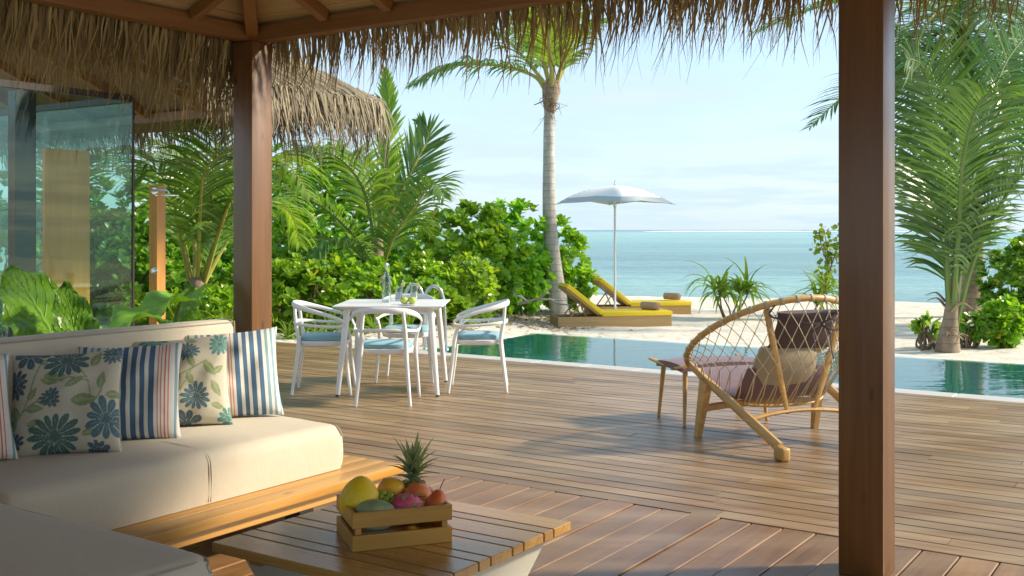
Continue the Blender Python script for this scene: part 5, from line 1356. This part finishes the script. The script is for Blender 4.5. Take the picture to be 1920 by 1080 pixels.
# ---- palms
def frond(parent, pts, ll, wd, mat, n=46, droop=.5, side=None, pet=.16, fwd=.65, rr=.02, seed=0, rmat='rachis', vee=.25, dead=False):
    rs = random.Random(seed); P = spline([PX(*p) for p in pts], 10); M_ = len(P)
    Mi = root_inv(parent); P = [Mi @ p for p in P]
    cum = [0]
    for i in range(1, M_): cum.append(cum[-1] + (P[i] - P[i - 1]).length)
    tot = cum[-1]
    def ev(s):
        s = min(max(s, 0), 1) * tot
        for i in range(1, M_):
            if cum[i] >= s: 
                q = (s - cum[i - 1]) / max(1e-9, cum[i] - cum[i - 1]); return P[i - 1].lerp(P[i], q), (P[i] - P[i - 1]).normalized()
        return P[-1], (P[-1] - P[-2]).normalized()
    fr = part('frond', MB().tube(P[::2] if len(P[::2]) > 2 else P, interp([rr, rr * .6, rr * .15], len(P[::2])), 6, cap=False), M[rmat], parent)
    mb = MB(); up = Vector((0, 0, 1))
    for i in range(n):
        t = pet + (1 - pet) * (i + .5) / n; p, tg = ev(t)
        if side is None: s0 = tg.cross(up)
        else: s0 = tg.cross(Vector(side))
        if s0.length < .1: s0 = tg.cross(Vector((0, -1, 0)))
        s0.normalize(); nn = s0.cross(tg)
        L = ll * (math.sin(math.pi * min(.97, (t - pet) / (1 - pet) * .86 + .14)) ** .6) * rs.uniform(.85, 1.1)
        for sg in (-1, 1):
            if rs.random() < .04: continue
            fw = fwd * (1 + .35 * (t - .5)) + rs.uniform(-.1, .1)
            d = (s0 * sg * math.cos(fw) + tg * math.sin(fw) + nn * vee * (1 if side is None else .4)).normalized()
            d = (d + Vector((rs.gauss(0, .06), rs.gauss(0, .06), rs.gauss(0, .06)))).normalized()
            q = p.copy(); S = 4; o = len(mb.v); dr = droop * rs.uniform(.6, 1.35)
            for k in range(S + 1):
                tt = k / S; wv = (tg - d * tg.dot(d)); wv = wv.normalized() if wv.length > 1e-3 else s0
                ww = wd * (.55 + .9 * tt if tt < .5 else 1.0 * (1 - ((tt - .5) / .5) ** 1.5)) * .5 + .0008
                mb.v.append(tuple(q - wv * ww)); mb.v.append(tuple(q + wv * ww))
                q = q + d * (L / S); d = (d + Vector((0, 0, -1)) * dr * (.25 + .55 * tt) * (1 - .3 * abs(d.z))).normalized()
            for k in range(S): mb.f.append((o + 2 * k, o + 2 * k + 1, o + 2 * k + 3, o + 2 * k + 2)); mb.m.append(0)
    lf = link('leaflets', mesh_np('leaflets', np.array(mb.v), np.array(mb.f), M[mat], True), fr)
    if n * 2 > 90: lf['kind'] = 'stuff'
    return fr
def trunk(parent, pts, rad, mat, n=14):
    P = spline([PX(*p) for p in pts], 8); Mi = root_inv(parent); P = [Mi @ p for p in P]; R_ = interp(rad, len(P))
    return part('trunk', MB().tube(P, R_, n), M[mat], parent)
def rooted(name, label, px, py, D, group='coconut palms'):
    q = PX(px, py, D); return thing(name, label, 'palm tree', (q.x, q.y, q.z), 0, group)
# tall palm in the middle
pA = rooted('palm_tree', 'tall coconut palm with pale leaning trunk left of the beach umbrella', 1051, 593, 21.4)
trunk(pA, [(1051, 600, 21.4), (1046, 560, 21.4), (1036, 480, 21.4), (1030, 400, 21.4), (1029, 300, 21.4), (1030, 210, 21.4), (1033, 165, 21.4)], [.215, .185, .155, .135, .115, .105, .10], 'trunk')
part('crown_base', MB().tube([root_inv(pA) @ PX(*p) for p in [(1031, 212, 21.4), (1031, 190, 21.4), (1034, 168, 21.4), (1037, 150, 21.4)]], [.105, .15, .19, .13], 14), M['trunk_b'], pA)
FA = [([(1020, 165, 21.4), (1000, 142, 21.3), (940, 124, 21.0), (850, 124, 20.6), (775, 158, 20.2)], .95, 1.15), ([(1030, 160, 21.4), (1018, 110, 21.3), (990, 50, 21), (950, -20, 20.8), (890, -60, 20.5)], .9, .6), ([(1036, 160, 21.4), (1037, 90, 21.4), (1030, 20, 21.4), (1030, -70, 21.2)], .8, .3),
      ([(1042, 160, 21.4), (1062, 90, 21.3), (1078, 30, 21.1), (1120, -40, 21)], .8, .5), ([(1044, 158, 21.5), (1075, 90, 22), (1105, 50, 22.4), (1140, 40, 22.8)], .7, .9), ([(1025, 160, 21.5), (975, 100, 22.2), (930, 60, 22.8), (860, 40, 23.5)], .9, .9),
      ([(1034, 160, 21.2), (1030, 80, 20.5), (1010, 10, 19.8), (980, -30, 19)], .9, .6), ([(1030, 160, 21.6), (1000, 60, 22.3), (960, 0, 23)], .9, .5)]
for i, (p, l_, dr) in enumerate(FA): frond(pA, p, l_, .05, 'frond_y' if i in (1, 2, 3, 4, 6) else 'frond', n=48, droop=dr, seed=i + 1, rr=.045, rmat='rachis', pet=.15)
mb = MB(); Mi = root_inv(pA)
for k in range(14):
    a = Mi @ PX(1032 + random.uniform(-14, 14), random.uniform(165, 200), 21.3); mb.tube(spline([a, a + Vector((random.uniform(-.2, .25), -.1, -.1)), a + Vector((random.uniform(-.4, .35), random.uniform(-.2, .2), random.uniform(-.6, .1)))], 4), interp([.012, .008, .003], 9), 4, cap=False)
part('dry_fibres', mb, M['dead'], pA)
# young palm at the right, tall palm behind it
pB = rooted('palm_tree', 'young palm with huge fronds rising from the sand beside the pool at the right', 1776, 668, 15.0)
trunk(pB, [(1776, 672, 15), (1778, 640, 15), (1782, 600, 15), (1786, 560, 15), (1788, 520, 15)], [.19, .15, .10, .085, .05], 'trunk_b')
mb = MB(); Mi = root_inv(pB)
for k in range(16):
    g = random.uniform(0, 6.28); a = Mi @ PX(1779, random.uniform(560, 662), 15); h_ = Vector((math.cos(g), math.sin(g), 0)); L = random.uniform(.15, .38)
    pts = [a + h_ * .05, a + h_ * (.05 + L * .5) + Vector((0, 0, L * .45)), a + h_ * (.08 + L) + Vector((0, 0, L * .25))]; mb.tube(spline(pts, 3), interp([.045, .03, .008], 7), 5, flat=(1, .35), up=(0, 0, 1))
part('dry_sheaths', mb, M['dead'], pB)
FB = [([(1782, 620, 15), (1777, 500, 14.9), (1770, 380, 14.7), (1757, 240, 14.5), (1732, 130, 14.2), (1700, 110, 13.9)], 1.3, .35, (0, -1, .1)), ([(1792, 615, 15), (1822, 500, 14.9), (1862, 410, 14.7), (1915, 330, 14.5), (1985, 290, 14.2), (2060, 330, 14)], 1.15, .9, None),
      ([(1780, 610, 15), (1770, 470, 15.3), (1748, 380, 15.6), (1718, 320, 15.9), (1680, 330, 16.2)], .95, .8, None), ([(1790, 610, 15), (1810, 430, 15.3), (1838, 270, 15.7), (1880, 130, 16), (1930, 60, 16.3)], 1.15, .4, (0, -1, .2)),
      ([(1786, 610, 15), (1798, 430, 14.6), (1806, 300, 14.0), (1838, 190, 13.4), (1890, 170, 12.8)], 1.05, .9, None), ([(1784, 610, 15), (1790, 420, 15.6), (1775, 250, 16.4), (1740, 110, 17.2)], 1.1, .5, (0, -1, .2))]
for i, (p, l_, dr, sd_) in enumerate(FB): frond(pB, p, l_, .036, 'frond_d', n=70, droop=dr, seed=i + 20, rr=.038, rmat='rachis_g', side=sd_, pet=.22)
pC = rooted('palm_tree', 'tall palm with thick trunk behind the young palm at the right', 1815, 598, 20.9)
trunk(pC, [(1814, 602, 20.9), (1817, 560, 20.9), (1824, 480, 20.9), (1822, 350, 20.9), (1812, 200, 20.9), (1803, 70, 20.9)], [.28, .235, .20, .18, .165, .16], 'trunk_b', 16)
FC = [([(1800, 60, 20.9), (1720, 0, 20.5), (1610, -5, 20), (1500, 25, 19.6), (1420, 60, 19.2)], 1.0, .8), ([(1798, 75, 20.9), (1730, 90, 20.2), (1640, 140, 19.6), (1570, 190, 19.2), (1520, 238, 19)], 1.05, .5),
      ([(1800, 60, 20.9), (1760, 60, 20.2), (1715, 130, 19.5), (1690, 250, 19.0), (1685, 340, 18.8)], 1.0, .7), ([(1803, 60, 20.9), (1830, 60, 20), (1862, 130, 19.3), (1875, 230, 18.9)], 1.0, .8), ([(1808, 60, 20.9), (1880, 20, 20.6), (1950, 80, 20.3), (1990, 190, 20)], 1.0, .9),
      ([(1806, 60, 20.9), (1860, -30, 20.6), (1940, -40, 20.3), (2020, 40, 20)], 1.0, .8), ([(1800, 55, 20.9), (1770, -40, 20.6), (1700, -90, 20.3), (1600, -80, 20)], 1.0, .8), ([(1803, 60, 20.9), (1790, 90, 19.7), (1760, 190, 18.8), (1740, 300, 18.4)], 1.0, .8),
      ([(1806, 60, 21.1), (1850, 60, 22), (1900, 120, 22.8), (1925, 240, 23.2)], 1.1, .8), ([(1800, 60, 21.1), (1740, 30, 22), (1690, 70, 22.8), (1660, 170, 23.3)], 1.1, .8), ([(1804, 60, 20.9), (1815, 0, 20), (1840, -10, 19), (1880, 90, 18), (1900, 180, 17.6)], 1.0, .9)]
FC += [([(1800, 60, 20.9), (1770, 20, 19.5), (1730, 60, 18.6), (1700, 170, 18.2)], 1.1, .9), ([(1808, 60, 20.9), (1850, 10, 19.8), (1900, 40, 19), (1935, 130, 18.5)], 1.1, .9), ([(1804, 65, 20.9), (1780, 20, 22), (1700, -10, 23), (1620, 30, 23.5)], 1.1, .9),
       ([(1804, 65, 20.9), (1845, 90, 19.6), (1880, 180, 19.0), (1900, 300, 18.7)], 1.1, .8), ([(1800, 65, 20.9), (1745, 60, 19.8), (1690, 90, 19.3), (1620, 20, 19)], 1.0, .9)]
for i, (p, l_, dr) in enumerate(FC): frond(pC, p, l_ * 1.1, .046, 'frond_d' if i % 4 else 'frond', n=54, droop=dr, seed=i + 40, rr=.04, rmat='rachis', pet=.12)
# middle-left palm
pD = rooted('palm_tree', 'short bushy palm with a yellow stemmed frond behind the water bottle', 706, 560, 17.0)
trunk(pD, [(708, 575, 17), (704, 520, 17), (706, 480, 17), (708, 440, 17)], [.17, .155, .11, .08], 'trunk_b')
FD = [([(700, 500, 17), (662, 440, 16.6), (600, 385, 16.2), (530, 355, 15.9), (470, 365, 15.7)], .62, 1.0, 'frond', None), ([(716, 510, 17), (735, 450, 16.7), (775, 390, 16.4), (812, 345, 16.1), (832, 372, 15.9)], .85, .9, 'frond', None), ([(708, 450, 17), (722, 340, 17), (730, 235, 17), (722, 130, 17)], .42, .1, 'frond_y', (0, -1, 0)),
      ([(712, 450, 17), (744, 380, 17.1), (780, 305, 17.2), (803, 255, 17.3), (790, 228, 17.3)], .75, .15, 'frond', (0, -1, 0)), ([(702, 450, 17), (680, 350, 16.6), (625, 290, 16.2), (560, 292, 15.9), (520, 330, 15.7)], .95, 1.0, 'frond', None), ([(704, 450, 17), (698, 350, 17.4), (668, 290, 17.8), (620, 300, 18.2)], .9, .8, 'frond', None),
      ([(700, 505, 17), (655, 460, 16.4), (605, 455, 16), (575, 500, 15.7)], .7, 1.1, 'frond', None), ([(710, 460, 17), (740, 400, 17.6), (790, 420, 18), (825, 460, 18.3)], .6, .8, 'frond', None)]
for i, (p, l_, dr, m_, sd_) in enumerate(FD): frond(pD, p, l_, .050 if m_ == 'frond_y' else .042, m_, n=46, droop=dr, seed=i + 60, rr=.035, rmat='rachis' if i in (1, 3) else 'rachis_g', side=sd_, pet=.15, fwd=.95 if sd_ else .65)
# palm left of the post
pE = rooted('palm_tree', 'palm with yellow stalks between the shower post and the veranda post', 372, 600, 13.4)
trunk(pE, [(374, 610, 13.4), (372, 560, 13.4), (368, 520, 13.4)], [.17, .14, .10], 'trunk_b')
FE = [([(366, 540, 13.4), (385, 430, 13.2), (405, 320, 13.0), (400, 250, 12.7), (370, 235, 12.4)], .8, .8), ([(358, 540, 13.4), (335, 430, 13.2), (318, 350, 13), (280, 320, 12.8), (240, 360, 12.6)], .7, .9), ([(374, 540, 13.4), (410, 440, 13.3), (440, 400, 13.2), (480, 400, 13.1)], .6, .8),
      ([(366, 540, 13.4), (362, 400, 13.6), (345, 300, 13.8), (295, 265, 14)], .8, .9), ([(380, 540, 13.4), (430, 380, 13), (480, 310, 12.7), (540, 310, 12.4), (580, 370, 12.2)], .8, 1.2), ([(370, 540, 13.4), (375, 400, 12.9), (385, 320, 12.3), (430, 280, 11.8)], .7, .9),
      ([(376, 545, 13.4), (440, 430, 13.8), (500, 380, 14.2), (545, 400, 14.5), (562, 460, 14.7)], .7, 1.2), ([(362, 540, 13.4), (330, 380, 13.8), (300, 300, 14.2), (262, 290, 14.6)], .8, .9)]
for i, (p, l_, dr) in enumerate(FE): frond(pE, p, l_, .034, 'frond_y' if i in (0, 4, 6) else 'frond', n=44, droop=dr, seed=i + 80, rr=.028, rmat='rachis', pet=.25)
# palms seen only through the pavilion glass
pF = rooted('palm_tree', 'palm seen through the glass wall of the pavilion', 120, 600, 15.5)
trunk(pF, [(122, 605, 15.5), (120, 500, 15.5), (118, 430, 15.5)], [.15, .12, .10], 'trunk_b')
for i, p in enumerate([[(118, 440, 15.5), (90, 330, 15.2), (40, 280, 15), (-10, 300, 14.8)], [(118, 440, 15.5), (150, 330, 15.2), (190, 290, 15), (240, 330, 14.8)], [(118, 440, 15.5), (120, 330, 15), (135, 260, 14.5), (160, 260, 14)], [(118, 440, 15.5), (70, 400, 15), (20, 420, 14.8)]]):
    frond(pF, p, .7, .04, 'frond', n=40, droop=.8, seed=i + 100, rr=.03)

# ---- strap leaved clumps
def clump(name, label, cat, px, py, D, n, L, wd, mat, spread=.9, stems=3, seed=0, group=None, wilt=1.0):
    rs = random.Random(seed); q = PX(px, py, D); t = thing(name, label, cat, q, 0, group); heads = [Vector((0, 0, 0))]
    if stems:
        mb = MB(); heads = []
        for k in range(stems):
            a = Vector((rs.uniform(-.08, .08), rs.uniform(-.08, .08), -.05)); b_ = a + Vector((rs.uniform(-.32, .32) * spread, rs.uniform(-.2, .2), rs.uniform(.3, .62) * L)); heads.append(b_)
            mb.tube(spline([a, a.lerp(b_, .5) + Vector((rs.uniform(-.05, .05), 0, 0)), b_], 3), interp([.022, .014], 7), 6)
        part('stems', mb, M['stem'], t)
    for i in range(n):
        h_ = heads[i % len(heads)]; g = rs.uniform(0, 6.283); e = R(rs.uniform(25, 82)); d = Vector((math.cos(g) * math.cos(e), math.sin(g) * math.cos(e), math.sin(e))); ln = L * rs.uniform(.6, 1.1); p = h_.copy(); S = 7
        mb = MB()
        for k in range(S + 1):
            tt = k / S; sd_ = d.cross(Vector((0, 0, 1))); sd_ = sd_.normalized() if sd_.length > .02 else Vector((1, 0, 0)); ww = wd * .5 * (1 - tt ** 2.2) * (.6 + .6 * min(1, tt * 3)) + .0006; nn = sd_.cross(d)
            mb.v += [tuple(p - sd_ * ww + nn * ww * .5), tuple(p), tuple(p + sd_ * ww + nn * ww * .5)]; p = p + d * ln / S; d = (d + Vector((0, 0, -1)) * rs.uniform(.12, .34) * wilt).normalized()
        for k in range(S):
            for c_ in (0, 1): a = 3 * k + c_; mb.f.append((a, a + 1, a + 4, a + 3)); mb.m.append(0)
        part('leaf', mb, M[mat], t)
    return t
clump('screwpine_plant', 'strappy leaved beach plant on the sand right of the loungers', 'plant', 1368, 598, 20.6, 84, .95, .06, 'frond_y', seed=3, stems=6, spread=1.5, wilt=1.5)
clump('screwpine_plant', 'strappy yellow green plant behind the rope chair hoop, left of the big post', 'plant', 1528, 592, 21.5, 52, .85, .06, 'frond_y', seed=5, stems=4, spread=1.2, wilt=1.4)
for i, (px, D) in enumerate([(540, 14.1), (568, 14.3), (596, 14.2), (622, 14.6), (880, 15.9), (700, 14.9), (655, 14.7), (912, 16.8), (770, 15.2), (740, 15.1)]):
    x, y, z = at(px, D); qpy = 431 + (H - z) * 2016 / D
    clump('spider_plant', 'grassy tuft at the hedge foot ' + ['right beside the veranda post', 'just left of the left white chair', 'behind the left white chair back', 'left of the table, behind the chair arm', 'right behind the right white chair', 'behind the table top', 'behind the left corner of the table', 'at the right end of the hedge by the pool', 'behind the pool grab rails', 'below the water bottle'][i], 'plant', px, qpy, D, 26, .42, .03, 'frond_y', stems=0, seed=30 + i, group='grassy tufts along the hedge foot')
for i, (px, py, D) in enumerate([(385, 596, 11.8), (330, 590, 12.0), (425, 600, 11.4)]):
    clump('fern_tuft', 'thin leaved tuft growing behind the sofa back ' + ['halfway between shower post and veranda post', 'at the foot of the shower post', 'right against the veranda post'][i], 'plant', px, py + 25, D, 26, .5, .03, 'frond_y', stems=0, seed=60 + i, group='thin tufts behind the sofa')
# sapling
q = PX(1553, 592, 20.5); sp = thing('sapling', 'slender sapling with round yellow green leaves left of the big post', 'tree', q, 0)
Mi = root_inv(sp); st = [[(1553, 596, 20.5), (1548, 540, 20.5), (1552, 480, 20.5), (1545, 430, 20.5)], [(1550, 525, 20.5), (1565, 480, 20.6), (1582, 440, 20.7)], [(1551, 490, 20.5), (1540, 460, 20.4), (1536, 435, 20.4)]]
mb = MB(); tips = []
for s_ in st:
    P = spline([Mi @ PX(*p) for p in s_], 6); mb.tube(P, interp([.018, .007], len(P)), 6); tips += P[len(P) // 3:]
part('trunk', mb, M['stem'], sp)
n = 170; pos = np.array([tuple(random.choice(tips) + Vector((random.gauss(0, .09), random.gauss(0, .09), random.gauss(0, .07)))) for _ in range(n)]); d = rng.normal(size=(n, 3)) + np.array([0, 0, -.2])
V, F = scatter(TLR, pos, d, rng.normal(size=(n, 3)), rng.uniform(.07, .12, n)); link('foliage', mesh_np('foliage', V, F, M['frond_y'], True), sp)
# dry litter and twigs on the sand under the shrubs
n = 1500; pos = []; 
while len(pos) < n:
    px = random.choice([random.gauss(960, 70), random.uniform(520, 1080), random.gauss(1030, 40)]); D = random.gauss(17.6, 1.4) + (2 if px > 900 else -1.5)
    x = (px - 960) / 2016 * D; u, v = uv_of(x, D)
    if v < 9.9 or (u > POOL_U0 - .1 and v < 12.7): continue
    pos.append((x, D, terr(u, v) + .012))
pos = np.array(pos); d = rng.normal(size=(n, 3)); d[:, 2] *= .15
V, F = scatter(TL1, pos, d, np.array([[0, 0, 1.]]) + rng.normal(0, .3, (n, 3)), rng.uniform(.05, .11, n)); o = link('leaf_litter', mesh_np('leaf_litter', V, F, M['dead'], True)); o['kind'] = 'stuff'
q = PX(1020, 573, 20.2); br_ = thing('dry_branch', 'bleached dry branch lying on the sand under the shrub left of the palm trunk', 'branch', q)
for k, (a_, b_, c_) in enumerate([((-.5, 0, .03), (-.1, -.05, .12), (.45, 0, .10)), ((-.15, 0, .08), (.0, -.1, .22), (.1, -.1, .34)), ((-.3, 0, .06), (-.45, -.1, .18), (-.62, -.1, .20)), ((.1, 0, .12), (.25, -.15, .06), (.5, -.3, .02))]):
    part('limb', MB().tube(spline([a_, b_, c_], 5), interp([.028, .02, .008], 11), 6), M['trunk'], br_)
# ---- elephant ear plants behind the sofa
def ear(parent, base, tip, width, nrm, wave=.05, cup=.15, seed=0, bend=.15, stem=None):
    Mi = root_inv(parent); b, t_ = Mi @ Vector(base), Mi @ Vector(tip); ax = t_ - b; L = ax.length; d = ax.normalized(); n = Vector(nrm); n = (n - d * n.dot(d)).normalized(); s_ = d.cross(n)
    NU, NV = 18, 26; V = []; UV = []
    for j in range(NV + 1):
        t = j / NV
        for i in range(NU + 1):
            a = -1 + 2 * i / NU
            # heart: lobes reach behind the stalk joint (t<0)
            wv = width * .5 * (math.sin(math.pi * min(1, (t * .86 + .14))) ** .62) * (1 - .28 * t)
            rip = 1 + .05 * math.sin(t * 30 + seed + a) * abs(a) + .03 * noise.noise(Vector((t * 9, a * 2, seed)))
            back = -.20 * L * (abs(a) ** 1.4) * (1 - t) ** 2
            x = a * wv * rip; y = t * L + back
            z = cup * abs(x) - bend * L * (t - .3) ** 2 + wave * math.sin(t * 22 + seed * 2 + a * 1.5) * abs(a) ** 2 + .010 * math.cos((t - .55 * abs(a)) * 2 * math.pi * 7)
            V.append(tuple(b + s_ * x + d * y + n * z)); UV.append((a, t))
    F = []
    for j in range(NV):
        for i in range(NU): k = j * (NU + 1) + i; F.append((k, k + 1, k + NU + 2, k + NU + 1))
    me = bpy.data.meshes.new('leaf'); me.from_pydata(V, [], F); uvl = me.uv_layers.new(name='UVMap')
    for lp in me.loops: uvl.data[lp.index].uv = UV[lp.vertex_index]
    me.polygons.foreach_set('use_smooth', [True] * len(F)); me.materials.append(M['ear']); me.update()
    link('leaf', me, parent)
    if stem is not None:
        r_ = Mi @ Vector(stem); part('stalk', MB().tube(spline([r_, r_.lerp(b, .6) + Vector((0, 0, .08)), b + d * .02], 5), interp([.020, .011], 11), 8), M['rachis_g'], parent)
r0 = PX(75, 760, 6.6); r0.z = -.02
e1 = thing('elephant_ear_plant', 'elephant ear plant with big bright ruffled leaves behind the left end of the sofa', 'plant', r0)
ear(e1, PX(118, 665, 6.2), PX(22, 488, 6.5), .50, (.65, -.7, .25), seed=1, stem=r0, wave=.03)
ear(e1, PX(150, 662, 6.1), PX(120, 525, 6.3), .27, (.5, -.8, .2), seed=2, stem=r0 + Vector((.1, 0, 0)), wave=.03, cup=.3)
r1 = PX(280, 740, 6.9); r1.z = -.02
e2 = thing('elephant_ear_plant', 'elephant ear plant with a wide dark glossy leaf just above the sofa back', 'plant', r1)
ear(e2, PX(345, 556, 7.2), PX(150, 640, 6.6), .52, (-.55, -.65, .5), seed=4, stem=r1, wave=.045, cup=.18, bend=.22)
ear(e2, PX(330, 600, 7.3), PX(420, 690, 7.0), .3, (0, -.6, .8), seed=6, stem=r1, wave=.02)
r2 = PX(360, 640, 9.6); r2.z = -.02
e3 = thing('elephant_ear_plant', 'single pale upright heart shaped leaf on a stalk near the veranda post', 'plant', r2)
ear(e3, PX(358, 596, 9.4), PX(352, 526, 9.5), .17, (-.1, -1, .1), seed=7, stem=r2, wave=.012, cup=.1, bend=.05)
